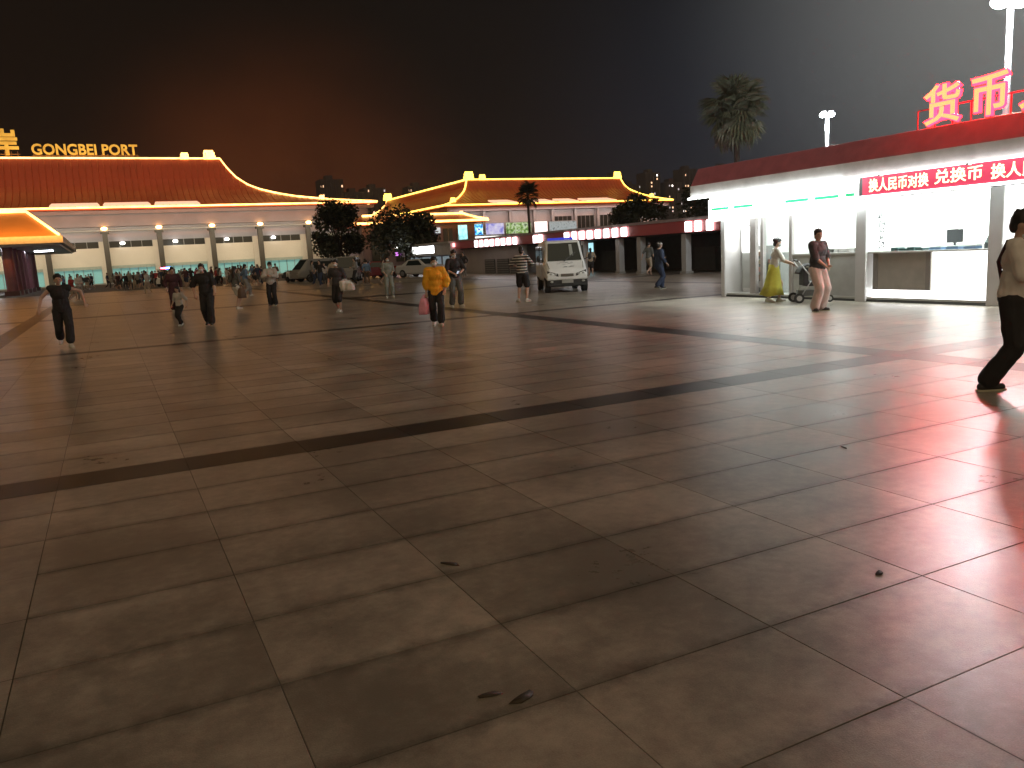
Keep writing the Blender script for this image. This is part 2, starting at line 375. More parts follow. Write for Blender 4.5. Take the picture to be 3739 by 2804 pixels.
def ribs(parent, a0, a1, b0, j0, i0, i1, P, m, step=1.05):
    mb = MB(); x = a0+1
    while x < a1-1:
        tmax = min(1, (x-a0)/i0 if i0 else 1, (a1-x)/i1 if i1 else 1)
        n = 10; pts = []
        for k in range(n+1):
            t = tmax*k/n; pts.append((x, b0+j0*t, prof(P, t)))
        base = len(mb.v)
        for (px, py, pz) in pts:
            mb.v += [(px-.09, py, pz), (px, py-.02, pz+.13), (px+.09, py, pz)]
        for k in range(n):
            q = base+3*k; mb.f += [(q, q+1, q+4, q+3), (q+1, q+2, q+5, q+4)]
        x += step
    return mb.build('roof_tile_rib', m, parent, kind='stuff')
def ornament(name, parent, loc, s, m, flip=1):
    # curled dragon-like ridge end: an upright block, a curl and a crest, all outlined in lights
    mb = MB()
    mb.box(-.9*s, .9*s, -.25, .25, 0, .55*s)
    mb.box(flip*-.75*s, flip*.35*s, -.22, .22, .56*s, 1.02*s); mb.box(flip*-.62*s, flip*.75*s, -.2, .2, 1.03*s, 1.38*s)
    pts = [(flip*(.42+.36*math.cos(a))*s, 0, (.86+.34*math.sin(a))*s) for a in [math.pi*k/9*1.5-0.9 for k in range(10)]]
    mb.tube(pts, .14*s, 6, .09*s)
    for k in range(3): mb.box((-.8+.5*k)*s*flip, (-.5+.5*k)*s*flip, -.18, .18, .55*s, (.85+.22*((k+1)%2))*s)
    return mb.build(name, m, parent, loc=loc)

term = thing('port_terminal', 'long port building with red curved roof outlined in yellow lights at left', 'building', (0, 0, 0))
A0, A1, B0, B1_ = -60, 48.5, 154, 182
hip_roof(term, A0, A1, B0, B1_, 26, 26.3, 14, 14, P1, M_roof)
ribs(term, A0, A1, B0, 14, 26, 26.3, P1, M_roof)
def led(parent, pts, r=0.17, m=None): return MB().tube(pts, r, 6).build('light_string', m or M_led, parent)
led(term, [(A0, B0-.1, 12.72), (A1, B0-.1, 12.62)], .15)
led(term, [(-34, 168, 22.45), (22.2, 168, 22.45)], .15)
led(term, hip_pts(P1, (A1, B0), (22.2, 168)), .15)
led(term, [(A1, B0, 12.72), (A1, B1_, 12.72)])
ornament('ridge_ornament', term, (20.3, 168, 22.3), 1.2, M_led, -1)
ornament('ridge_ornament', term, (15.8, 168, 22.3), .85, M_led, 1)
ornament('hip_ornament', term, (39, 158.9, 13.7), .55, M_led, 1)
MB().box(A0+.5, A1-.5, B0+.6, B0+5, 11.6, 12.2).build('soffit', M_soff, term)
MB().box(A0+1.4, A1-1.5, 155.6, 157.0, 9.55, 11.6).build('fascia', M_soff, term)
MB().box(A0+1.2, A1-1.3, 155.3, 156.0, 8.75, 9.0).build('beam', M_frame, term)
# walls between the columns, panel by panel
cols = [-44.1, -35.2, -26.3, -17.4, -8.4, 0.5, 9.1, 17.9, 26.3, 35.2, 44.0]
M_capl = emi('capital_lamp', (1.0, 0.50, 0.14), 22)
M_white = emi('white_lamp', (1.0, 0.97, 0.9), 9)
MB().box(A0+2, 45.6, 159.2, 181, 0, 11.6).build('wall', M_cream, term)
wallp = MB()
for i in range(len(cols)-1):
    x0, x1 = cols[i], cols[i+1]
    MB().box(x0, x1, 158.4, 159.1, 7.15, 9.6).build('upper_wall', M_lav, term)
    if i < len(cols)-1 and x0 < 35:
        w = MB().box(x0+.45, x1-1.15, 158.5, 158.9, 6.05, 7.15).build('window', M_dwin, term)
        for k in range(5):
            xx = x0+.45+(x1-x0-1.6)*k/4; MB().box(xx-.05, xx+.05, 158.38, 158.49, 6.05, 7.15).build('window_frame', M_frame, w)
        MB().box(x0+.45, x1-1.15, 158.3, 159.1, 2.95, 6.05).build('wall_panel', M_cream, term)
        MB().box(x1-1.15, x1+.45, 158.1, 159.1, 0, 7.15).build('pier', M_cream, term)
        MB().box(x0+.45, x1-1.15, 158.0, 159.1, 2.45, 2.95).build('door_canopy', mat('green_grey_fascia', (0.33,0.38,0.32), .5), term)
        d = MB().box(x0+.45, x1-1.15, 158.7, 158.8, 0, 2.45).build('glass_door', M_teal, term)
        for k in range(6):
            xx = x0+.45+(x1-x0-1.6)*k/5; MB().box(xx-.05, xx+.05, 158.55, 158.69, 0, 2.45).build('door_frame', M_frame, d)
        lp = MB().ball((x0+2.6, 157.7, 6.75), (.42,.2,.26), 8, 5).build('wall_lamp', M_white, term)
for x in cols:
    c = MB().box(x-.42, x+.42, 155.9, 156.7, 0, 8.75).build('column', M_col, term)
    MB().box(x-.7, x+.7, 155.6, 156.95, 8.35, 8.75).build('capital', M_col, c)
    MB().ball((x, 155.2, 9.2), (.5, .3, .26), 10, 6).build('column_lamp', M_capl, term)
for (xa, xb) in [(-7.2,.3),(.8,8.3),(8.9,16.4)]:
    t0, t1 = .13, .29
    MB().add([(xa,B0+14*t0,prof(P1,t0)+.25),(xb,B0+14*t0,prof(P1,t0)+.25),(xb-.3,B0+14*t1,prof(P1,t1)+.3),(xa+.3,B0+14*t1,prof(P1,t1)+.3),
              (xa,B0+14*t0,prof(P1,t0)-.1),(xb,B0+14*t0,prof(P1,t0)-.1),(xb-.3,B0+14*t1,prof(P1,t1)-.1),(xa+.3,B0+14*t1,prof(P1,t1)-.1)],
             [(0,1,2,3),(0,4,5,1),(1,5,6,2),(2,6,7,3),(3,7,4,0)]).build('skylight', emi('lit_skylight', (1.0,.62,.42), .95), term)
area('roof_flood', (-6, 147, 13.2), (0, .82, .42), 100, 1.2, 4100, (1.0, .22, .05), term)
area('facade_wash', (-6, 147, 8.5), (0, .95, -.3), 100, .5, 6000, (1.0, .96, .74), term)  # added light floating before the facade to brighten it, no fixture built
# roof-top sign
sign = thing('roof_sign', 'yellow lit letters GONGBEI PORT with Chinese character on the left ridge', 'sign')
M_sign = emi('yellow_sign_face', (0.85, 0.50, 0.07), .62, 0.3, .7)
M_fr = mat('sign_frame_steel', (0.35, 0.22, 0.12), .6, .5)
tx = text('letters', 'GONGBEI PORT', 2.55, M_sign, sign, Matrix.Identity(4), 0.12, 0.03, 0.035)
xs = [v.co.x for v in tx.data.vertices]; k = 17.1/(max(xs)-min(xs))
tx.data.transform(basis((-9.3, 168.2, 23.1), (1,0,0), (0,0,1)) @ Matrix.Diagonal((k, 1, 1, 1)))
ch = text('character', '岸', 4.6, M_sign, sign, basis((-15.6, 168.2, 23.4), (1,0,0), (0,0,1)), 0.12, 0.05, 0.07)
fr = MB()
for i in range(18):
    x = -9+i*.98; fr.tube([(x,168.3,22.3),(x,168.3,23.2)], .06, 5); fr.tube([(x,168.3,23.15),(x+.98,169.6,22.1)], .05, 5)
for i in range(5):
    x = -15.3+i*.98; fr.tube([(x,168.3,22.3),(x,168.3,23.6)], .06, 5)
fr.tube([(-15.6,168.35,23.1),(-11,168.35,23.1)], .06, 5); fr.tube([(-9.3,168.35,22.9),(8,168.35,22.9)], .06, 5)
fr.build('sign_frame', M_fr, sign)

# ---- second terminal, seen corner-on
ter2 = thing('port_terminal', 'second port building farther right with corner hip roof outlined in yellow lights', 'building')
hip_roof(ter2, 68.5, 131.5, 169, 257, 11.5, 7.1, 13, 13, P2, M_roof)
ribs(ter2, 68.5, 131.5, 169, 13, 11.5, 7.1, P2, M_roof)
L2 = M_led_y
led(ter2, [(68.5, 168.9, 12.62), (131.5, 168.9, 12.62)], .16, L2)
led(ter2, [(68.4, 169, 12.62), (68.4, 257, 12.62)], .18, L2)
led(ter2, hip_pts(P2, (131.5, 169), (124.4, 182)), .16, L2)
led(ter2, hip_pts(P2, (68.5, 169), (80, 182)), .19, L2)
led(ter2, [(80, 182, 19.4), (124.4, 182, 19.4)], .16, L2)
led(ter2, [(80, 182, 19.4), (80, 244, 19.4)], .2, L2)
led(ter2, hip_pts(P2, (68.5, 257), (80, 244)), .2, M_led)
ornament('ridge_ornament', ter2, (80.6, 182, 19.3), 1.4, L2, 1)
ornament('ridge_ornament', ter2, (84.2, 182, 19.3), .9, L2, 1)
ornament('ridge_ornament', ter2, (123.5, 182, 19.3), 1.25, L2, -1)
ornament('ridge_ornament', ter2, (80, 243, 19.3), 1.5, L2, 1)
ornament('hip_ornament', ter2, (72.6, 173.6, 13.6), .7, L2, 1)
ornament('hip_ornament', ter2, (128.5, 174, 13.6), .7, L2, -1)
MB().box(69.4, 130.6, 169.6, 174, 11.2, 12.1).build('soffit', M_soff, ter2)
MB().box(69.3, 72, 174.01, 256, 11.2, 12.1).build('soffit', M_soff, ter2)
MB().box(71.5, 129.5, 173.2, 256, 0, 11.2).build('wall', mat('pale_wall', (0.46,0.43,0.44), .6, scale=.3), ter2)
for i, x in enumerate([72.2, 79.4, 86.2, 92.6, 97.6, 104, 110.5, 117, 123.5]):
    MB().box(x-.35, x+.35, 171.6, 172.4, 0, 11.2).build('column', mat('grey_column', (0.3,0.28,0.28), .5), ter2)
for x0 in [98.5, 105, 111.5, 118]:
    w = MB().box(x0, x0+5, 173.0, 173.19, 6.2, 9.6).build('window', M_dwin, ter2)
    for k in range(5): MB().box(x0+k*1.25-.05, x0+k*1.25+.05, 172.9, 172.99, 6.2, 9.6).build('window_frame', M_frame, w)
for i, (xa, xb) in enumerate([(81.5,87.5),(92.2,97.4),(98.7,104.2),(105.8,115.2)]):
    t0, t1 = .1, .30
    MB().add([(xa+.8,169+13*t0,prof(P2,t0)+.3),(xb,169+13*t0,prof(P2,t0)+.3),(xb-1.3,169+13*t1,prof(P2,t1)+.4),(xa-.4,169+13*t1,prof(P2,t1)+.4),
              (xa+.8,169+13*t0,prof(P2,t0)-.1),(xb,169+13*t0,prof(P2,t0)-.1),(xb-1.3,169+13*t1,prof(P2,t1)-.1),(xa-.4,169+13*t1,prof(P2,t1)-.1)],
             [(0,1,2,3),(0,4,5,1),(1,5,6,2),(2,6,7,3),(3,7,4,0)]).build('skylight', emi('lit_skylight', (1.0,.62,.42), .95), ter2)
area('roof_flood', (100, 162, 13.2), (0, .82, .42), 62, 1.2, 2100, (1.0, .24, .05), ter2)
area('side_roof_flood', (61, 212, 13.2), (.82, 0, .42), 1.2, 80, 2100, (1.0, .24, .05), ter2)
area('facade_wash', (100, 168.6, 11), (0, .75, -.66), 60, .5, 1500, (1.0, .84, .76), ter2)
# lit advertising screens on its ground floors
def screen_mat(name, stops, scale, s):
    m = bpy.data.materials.new(name); m.use_nodes = True; nt = m.node_tree; p = nt.nodes['Principled BSDF']
    t = nt.nodes.new('ShaderNodeTexCoord'); n = nt.nodes.new('ShaderNodeTexNoise'); n.inputs['Scale'].default_value = scale
    n.inputs['Detail'].default_value = 3; r = nt.nodes.new('ShaderNodeValToRGB'); r.color_ramp.interpolation = 'EASE'
    el = r.color_ramp.elements
    el[0].position = stops[0][0]; el[0].color = (*stops[0][1], 1); el[1].position = stops[1][0]; el[1].color = (*stops[1][1], 1)
    for q in stops[2:]: x = el.new(q[0]); x.color = (*q[1], 1)
    nt.links.new(t.outputs['Object'], n.inputs['Vector']); nt.links.new(n.outputs['Fac'], r.inputs['Fac'])
    nt.links.new(r.outputs['Color'], p.inputs['Emission Color']); p.inputs['Emission Strength'].default_value = s
    p.inputs['Base Color'].default_value = (0.03,0.03,0.03,1); p.inputs['Roughness'].default_value = .2
    return m
cy = screen_mat('cyan_screen', [(.36,(.01,.03,.3)),(.44,(.03,.35,.9)),(.52,(.2,.9,1)),(.60,(.9,1,1)),(.68,(.02,.15,.6))], 1.2, 1.3)
gr = screen_mat('green_screen', [(.36,(.08,.2,.04)),(.46,(.3,.5,.12)),(.56,(.75,.9,.6)),(.66,(.12,.2,.08))], 1.1, .75)
pu = screen_mat('mauve_screen', [(.3,(.25,.25,.8)),(.55,(.75,.7,1)),(.7,(.9,.9,1))], .9, .8)
wh = screen_mat('grey_screen', [(.3,(.15,.17,.17)),(.5,(.45,.5,.5)),(.7,(.3,.3,.28))], 1.4, .8)
def advert(x0, x1, z0, z1, m, label, y=171.2, cat='screen'):
    t = thing('advert_screen', label, cat, (x0, y, 0), group='lit screens on the second port building')
    MB().box(-.15, x1-x0+.15, 0.02, .3, z0-.15, z1+.15).build('frame', M_frame, t)
    MB().box(0, x1-x0, -.03, 0.0, z0, z1).build('display', m, t)
advert(72.9, 78.6, 5.9, 8.3, cy, 'bright cyan and blue screen at the left end of the second port building')
advert(79.4, 84.0, 5.9, 8.4, pu, 'pale mauve screen right of the cyan screen')
advert(84.6, 91.2, 5.9, 8.4, gr, 'green and white screen behind the small palm')
advert(92.2, 95.6, 5.8, 8.4, emi('pinkwhite_panel', (1,.88,.86), 1.5), 'small pinkish white light panel right of the green screen')
advert(96.2, 103.8, 6.0, 8.3, wh, 'dim grey patterned screen at right of the row')
MB().box(72.9, 84, 171.0, 171.15, 4.7, 5.5).build('light_strip', emi('cool_strip', (.95,1,.95), 2.2), ter2)

# ---- low annex roof between the terminals
annex = thing('annex_building', 'low annex with small light-edged roof between the two port buildings', 'building')
P3 = ([0, .4, 1], [7.9, 8.3, 9.3])
hip_roof(annex, 39.5, 65.4, 140, 154, 3, 3.2, 4.5, 4.5, P3, M_roof, 8)
led(annex, [(39.5,139.9,7.9),(65.5,139.9,7.9)], .2, M_led); led(annex, [(42.5,144.5,9.45),(62.2,144.5,9.45)], .2, M_led)
led(annex, hip_pts(P3, (65.4,140), (62.2,144.5)), .2, M_led)
ornament('ridge_ornament', annex, (62, 144.5, 9.3), .4, M_led, 1)
MB().box(41.5, 63.5, 142, 152, 0, 7.5).build('wall', mat('plum_wall', (0.2,0.155,0.19), .6, scale=.4), annex)
for x0, x1, z0, z1 in [(43,46,1,6.5),(47.5,50.5,1,6.5),(52,54.6,1,6.5),(57,58.8,2.8,6.6)]:
    w = MB().box(x0, x1, 141.8, 141.99, z0, z1).build('window', M_dwin, annex)
    MB().box((x0+x1)/2-.05, (x0+x1)/2+.05, 141.7, 141.79, z0, z1).build('window_frame', M_frame, w)
for x, z in [(55.4,5.8)]:
    MB().box(x, x+.9, 141.5, 141.79, z, z+1).build('small_sign', emi('bluish_sign', (.55,.7,.8), .8), annex)
vs_ = thing('vertical_sign', 'tall cyan lit sign on the annex wall', 'sign', (59.4, 140.6, 0))
MB().box(0, 2.0, 0, .4, 3.6, 7.2).build('sign_box', M_frame, vs_); MB().box(.12, 1.88, -.06, -.005, 3.75, 7.05).build('sign_face', emi('cyan_face', (.35,.85,.95), 1.3, .35, 1.5), vs_)
area('roof_flood', (52, 137.5, 8.2), (0,.8,.5), 24, .6, 420, (1.0,.3,.06), annex)

# ---- entrance canopy at the far left with rows of dark red pillars
can = thing('entrance_canopy', 'entrance canopy with glowing orange roof and dark red pillars at far left', 'canopy')
P4 = ([0, 1], [5.45, 7.75])
hip_roof(can, -34, -3.7, 88, 124, 2.4, 2.6, 2.6, 12, P4, mat('orange_roof', (0.62, 0.27, 0.07), .5, scale=.3), 6, .04)
led(can, [(-33,90.6,7.9),(-6.2,90.6,7.9)], .13, M_led); led(can, [(-6.2,90.6,7.9),(-3.6,88,5.5)], .13, M_led)
MB().box(-34.4, -3.3, 87.6, 124.4, 4.75, 5.40).build('fascia', mat('grey_fascia', (0.6,0.55,0.5), .5), can)
MB().box(-34, -3.7, 88, 124, 4.55, 4.745).build('soffit', mat('pale_soffit', (0.5,0.5,0.55), .4), can)
M_pil = mat('red_pillar', (0.26, 0.10, 0.12), .25, scale=2)
for (x, y) in [(x, y) for x in (-26.8, -20.7, -14.6, -8.2) for y in (90.2, 94.5, 99, 104, 110, 117)]:
    c = MB().cyl((x, y, 2.28), .48, 4.54, 14).build('pillar', M_pil, can, smooth=False)
    MB().box(x-.62, x+.62, y-.62, y+.62, 0, .45).build('plinth', mat('plinth_stone', (.1,.04,.04), .4), c)
for (x, y) in [(-11,92),(-17,92),(-11,100),(-17,100),(-24,92),(-6,105)]:
    MB().box(x-.9, x+.9, y-.2, y+.2, 4.44, 4.545).build('ceiling_lamp', emi('cool_ceiling_lamp', (.88,.92,1), 30), can)
MB().box(-34, -9, 87, 125, 0.0, .12).build('step', M_conc, can)
area('canopy_flood', (-16, 86.2, 5.6), (0,.75,.6), 28, .4, 1100, (1.0,.42,.07), can)

# ================================================================= CITY AND TREES BEHIND
M_city = mat('dark_tower_wall', (0.09, 0.07, 0.075), .8, scale=.05)
M_lit = [emi('lit_window_white', (1,.9,.8), 4), emi('lit_window_warm', (1,.6,.35), 1.8), emi('lit_window_dim', (.9,.8,.8), .8)]
rt = random.Random(5)
def tower(x, y, w, d, h, nlit, label):
    t = thing('apartment_tower', label, 'tower', (x, y, 0), group='apartment towers on the skyline')
    b = MB().box(0, w, 0, d, 0, h).box(w*.3, w*.6, d*.2, d*.7, h, h+3)
    for k in range(5): b.box(w*k/5+w*.03, w*k/5+w*.10, -.9, 0, 2, h-1)
    b.build('wall', M_city, t)
    used = set(); mbs = [MB(), MB(), MB()]
    for _ in range(nlit):
        i, j = rt.randrange(6), rt.randrange(int(h/3.2)//3, int(h/3.2))
        if (i, j) in used: continue
        used.add((i, j)); k = rt.choice([0,1,2,2,1])
        xx = w*(i+.5)/6; MB().box(xx-1.0, xx+1.0, -.25, -.05, j*3.2+.8, j*3.2+2.3).build('window', M_lit[k], t)
TL = [(146,596,17,14,61,9),(164,600,16,14,52,7),(180,602,17,14,55,8),(198,600,16,14,44,6),(216,604,17,14,56,6),(234,606,18,14,53,6),(254,602,16,14,58,5),
      (398,600,16,14,62,10),(416,604,18,14,55,9),(437,600,16,14,65,10),(456,596,18,14,56,9),(478,600,16,14,68,12),(498,604,18,14,60,12),(518,600,20,14,70,14)]
side = ['left edge of', 'second in', 'third in', 'middle of', 'fifth in', 'sixth in', 'right edge of']
for i, a in enumerate(TL):
    tower(*a, 'dark apartment tower, %s the skyline cluster %s' % (side[i % 7], 'between the two port roofs' if i < 7 else 'right of the second port roof'))
hill = MB(); n = 60
for i in range(n+1):
    x = -480+i*28; z = 18+9*noise.noise(Vector((i*.21, 3.3, 0)))+(10 if x > 350 else 0)
    hill.v += [(x, 700, -1), (x, 760, z), (x, 900, -1)]
for i in range(n):
    q = i*3; hill.f += [(q, q+3, q+4, q+1), (q+1, q+4, q+5, q+2)]
hill.build('hill', mat('dark_hill', (0.05,0.05,0.04), .9, scale=.02), None, kind='structure')

M_bark = mat('bark', (0.045, 0.035, 0.025), .9, bump=.5, bscale=6)
M_leafd = mat('dark_foliage', (0.022, 0.027, 0.012), .6, var=.45, scale=1.2)
M_leafg = mat('green_foliage', (0.07, 0.115, 0.035), .5, var=.4, scale=1.2)
def tree(label, loc, h, clumps, nleaf, leaf, m, trunk_r=.2, seed=1, cat='tree', name='broadleaf_tree', group=None):
    r = random.Random(seed); t = thing(name, label, cat, loc, 0, group)
    tr = MB(); top = h*.6; tr.tube([(0,0,0),(.05,.05,top*.5),(0,-.05,top)], trunk_r, 8, trunk_r*.55)
    cr = MB()
    for (cx, cy, cz, R) in clumps:
        tr.tube([(0,0,top*.55),(cx*.5,cy*.5,(top+cz)*.45),(cx,cy,cz)], trunk_r*.45, 5, trunk_r*.12)
        for _ in range(nleaf):
            u = Vector((r.gauss(0,1), r.gauss(0,1), r.gauss(0,1))).normalized()*R*(r.random()**.45)*(1+.25*noise.noise(Vector((cx+r.random(), cy, cz))))
            p = Vector((cx, cy, cz))+Vector((u.x, u.y, u.z*.8))
            a = Vector((r.gauss(0,1), r.gauss(0,1), r.gauss(0,.6))).normalized(); b = a.cross(Vector((r.gauss(0,1), r.gauss(0,1), r.gauss(0,1)))).normalized()
            s = leaf*r.uniform(.6, 1.3); cr.add([p-a*s, p+b*s*.45, p+a*s, p-b*s*.45], [(0,1,2,3)])
    tr.build('trunk', M_bark, t, smooth=True); cr.build('crown', m, t)
    return t
def cl(n, rx, rz, z, R, seed):
    r = random.Random(seed); out = []
    for _ in range(n): out.append((r.uniform(-rx, rx), r.uniform(-rx, rx), z+r.uniform(-rz, rz), R*r.uniform(.7, 1.25)))
    return out
tree('dark broadleaf tree with open lower branches at the right end of the left port building', (21.6, 82.8, 0), 7.5, cl(9, 1.9, .9, 6.0, 1.35, 3)+cl(5, 2.2, 1.0, 3.3, .8, 4), 420, .2, M_leafd, .17, 1)
tree('large very dark tree mass left of the white lit sign', (26.5, 76, 0), 6, cl(12, 2.3, 1.3, 4.0, 1.7, 5), 420, .24, M_leafd, .2, 2)
tree('low dark tree beside the left one of the two port buildings', (23.8, 88, 0), 5, cl(8, 2.2, .9, 3.2, 1.3, 6), 350, .22, M_leafd, .16, 4)
tree('dark bushy tree above the red arcade at the right end of the second port roof', (48, 66, 0), 6, cl(8, 2.4, .7, 5.0, 1.3, 8), 350, .22, M_leafd, .16, 5)
tree('dark tree mass in the gap between arcade and kiosk roof', (46, 52, 0), 7, cl(9, 3.2, 1.0, 4.6, 1.7, 9), 350, .24, M_leafd, .18, 6)
tree('dim round tree behind the kiosk roof', (44, 38, 0), 7, cl(9, 3, 1.2, 4.5, 1.8, 10), 350, .24, M_leafd, .18, 7)

def palm(label, loc, zc, R, nf, m, seed, trunk_r, skirt=0.3):
    r = random.Random(seed); t = thing('fan_palm', label, 'palm', loc)
    MB().tube([(0,0,0),(.03,.02,zc*.5),(0,0,zc)], trunk_r, 9, trunk_r*.75).build('trunk', M_bark, t, smooth=True)
    # a fan leaf: stalk and folded radiating blades
    lf = MB(); st = R*.52; lf.tube([(0,0,0),(st,0,.06)], .018*R, 4, .008*R)
    nb_ = 17
    for k in range(nb_):
        a = (k-(nb_-1)/2)/(nb_-1)*4.1; L = R*.55*(1-.12*abs(a)); w = .06
        d = Vector((math.cos(a), math.sin(a), 0)); s = Vector((-math.sin(a), math.cos(a), 0))
        p0 = Vector((st, 0, .06)); mid = p0+d*L*.55+Vector((0,0,.03*R)); tip = p0+d*L+Vector((0,0,-.13*R*r.uniform(.5,1.5)))
        hw = L*.065
        lf.add([p0, mid+s*hw, tip, mid-s*hw, mid+Vector((0,0,-.035*R))], [(0,1,4),(1,2,4),(2,3,4),(3,0,4)])
    me = lf.mesh('frond'); me.materials.append(m)
    for k in range(nf):
        el = math.asin(r.uniform(-.9, .99)); az = 2.399963*k+r.uniform(-.3,.3)
        o = link('frond', me, t, (0, 0, zc-.1*R+.12*R*math.sin(el)))
        o.rotation_euler = (r.uniform(-.4,.4), -el*.95, az); o.scale = [r.uniform(.8, 1.1)]*3
    return t
M_palm = mat('palm_leaf', (0.10, 0.11, 0.065), .45, var=.35, scale=2)
palm('tall fan palm with round crown standing behind the kiosk', (28, 31, 0), 7.8, 1.72, 110, M_palm, 4, .17)
palm('small dark fan palm rising in front of the second port building', (31.9, 60.2, 0), 6.2, 1.15, 44, M_leafd, 5, .13)
hedge = MB(); rr = random.Random(3)
for _ in range(9000):
    x = rr.uniform(30, 120); y = rr.uniform(28, 34)+ (x-30)*.15; z = rr.random()**.7*(2.6+1.2*noise.noise(Vector((x*.15, y*.2, 0))))
    a = Vector((rr.gauss(0,1), rr.gauss(0,1), rr.gauss(0,1))).normalized()*.3; b = a.orthogonal().normalized()*.13
    p = Vector((x, y, z)); hedge.add([p-a, p+b, p+a, p-b], [(0,1,2,3)])
hedge.build('hedge', M_leafd, None, kind='stuff', label='dark hedge and planting behind the kiosks')

# ================================================================= SHOP ARCADE WITH RED FASCIA
arc = thing('shop_arcade', 'long low shop arcade with red fascia and white lit characters', 'building')
M_redf = mat('red_fascia', (0.40, 0.07, 0.075), .45, scale=.5)
M_grey = mat('grey_render', (0.42, 0.42, 0.42), .6, scale=.5)
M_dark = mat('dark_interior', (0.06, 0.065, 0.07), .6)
M_ltr = emi('white_letter_face', (1, 1, 1), 5)
MB().box(26.95, 27.4, 24, 64.5, 2.12, 2.72).build('fascia', M_redf, arc)
MB().box(26.9, 32, 24, 64.5, 2.722, 2.86).build('roof', mat('arcade_roof', (.33,.28,.29), .6), arc)
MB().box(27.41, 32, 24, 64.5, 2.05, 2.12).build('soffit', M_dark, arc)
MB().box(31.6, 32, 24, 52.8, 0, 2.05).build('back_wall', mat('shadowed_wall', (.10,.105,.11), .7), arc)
for y in [26.1, 30.1, 34.1, 38.1, 40.25, 44.2, 48.4, 52.6]:
    c = MB().box(27.15, 27.5, y-.19, y+.19, 0, 2.05).build('column', M_grey, arc)
    MB().box(27.08, 27.57, y-.25, y+.25, 0, .12).build('base', M_conc, c)
MB().box(27.6, 32, 53.1, 64.3, 0, 2.05).build('wall', mat('shop_wall', (.36,.33,.33), .6, scale=.6), arc)
for (y0, y1) in [(53.5,55.3),(55.6,57.6),(58.1,59.9)]:
    s = MB().box(27.5, 27.59, y0, y1, 0, 1.12).build('shutter', mat('dark_shutter', (.07,.07,.065), .5), arc)
    for k in range(6): MB().box(27.47, 27.499, y0, y1, .1+k*.18, .14+k*.18).build('shutter_slat', M_frame, s)
for (y0, z0) in [(41.5,.1),(46,.1),(36,.05)]:
    MB().box(30.9, 31.59, y0, y0+1.8, 0, 1.3).build('stall_counter', mat('counter_grey', (.12,.13,.13), .6), arc)
# white box letters (over-exposed in the photograph, each a rounded glowing character)
def letters(parent, ys, label, x=26.9, z0=2.15, z1=2.66, w=.55):
    t = thing('lit_sign', label, 'sign', (0,0,0), group='white lit characters on the arcade fascia')
    for i, y in enumerate(ys):
        zc = (z0+z1)/2; hh = (z1-z0)/2
        b = MB(); b.box(-.06, 0, -w/2, w/2, -hh, hh)
        o = b.build('character', M_ltr, t, loc=(x, y, zc), bevel=.02)
        bm = bmesh.new(); bm.from_mesh(o.data); bm.free()
        o.rotation_euler = (0.0, 0, 0)
letters(arc, [45.63-.93*k for k in range(8)], 'row of eight white lit characters on the red fascia right of the patrol cart')
letters(arc, [60.0-.99*k for k in range(8)], 'row of eight white lit characters on the red fascia above the shutters')
letters(arc, [49.9, 49.2], 'pair of white lit characters on the red fascia above the patrol cart', w=.6)
letters(arc, [33.35, 32.6, 31.7], 'white lit characters on the red fascia next to the kiosk', w=.5)
cs = thing('light_box', 'small pale cyan light box in the dark arcade right of the cart', 'sign', (30, 48.1, 0))
MB().box(.02, .2, -.75, .75, .95, 1.98).build('casing', M_frame, cs); MB().box(0, .019, -.68, .68, 1.0, 1.93).build('face', emi('cyan_box', (.45,.85,.95), 1.1, .2, 3), cs)
rs = thing('small_sign', 'small red and white lit sign at the left end of the red fascia', 'sign', (26.8, 65, 0))
MB().box(0, .12, -.5, .5, 2.3, 2.62).build('face', emi('redwhite', (1,.35,.35), 3), rs)
kio = thing('grey_kiosk', 'grey kiosk with a long white glowing sign left of the arcade', 'kiosk')
MB().box(26.6, 31, 64.8, 78.2, 1.68, 2.62).build('fascia', mat('pale_grey_fascia', (.5,.5,.52), .5), kio)
MB().box(26.4, 31.2, 64.7, 78.4, 2.622, 2.8).build('roof', M_grey, kio)
MB().box(27.2, 31, 65.2, 78, 0, 1.679).build('wall', mat('kiosk_wall', (.3,.31,.34), .6), kio)
for (y0, y1) in [(66,68),(68.6,70.6),(71.2,73.2),(73.8,76.5)]:
    w = MB().box(27.1, 27.19, y0, y1, .5, 1.55).build('window', glassmat('cool_glass', (.15,.18,.2), .1, (.5,.6,.7), .25), kio)
    MB().box(27.05, 27.099, y0-.06, y1+.06, .42, .5).build('sill', M_grey, w)
ws = thing('light_box', 'long rectangular white glowing sign on the grey kiosk', 'sign', (26.5, 71.3, 0))
MB().box(.01, .09, -2.9, 2.9, 1.85, 2.58).build('casing', M_frame, ws, bevel=.02); MB().box(-.02, 0.009, -2.8, 2.8, 1.9, 2.53).build('face', emi('white_box', (1,1,1), 7), ws)
sp = thing('flood_lamp', 'small white lamp with a purple sign below at the left end of the grey kiosk', 'lamp', (26.3, 78.4, 0))
MB().ball((0,0,2.62), (.1,.28,.16), 10, 6).build('lens', M_white, sp); MB().box(-.05,.05,-.35,.35,1.85,2.2).build('purple_plate', emi('purple_plate', (.85,.25,1), 1.5, .5, 5), sp)
MB().tube([(.1,0,2.6),(.4,-.3,2.5)], .03).build('bracket', M_frame, sp)

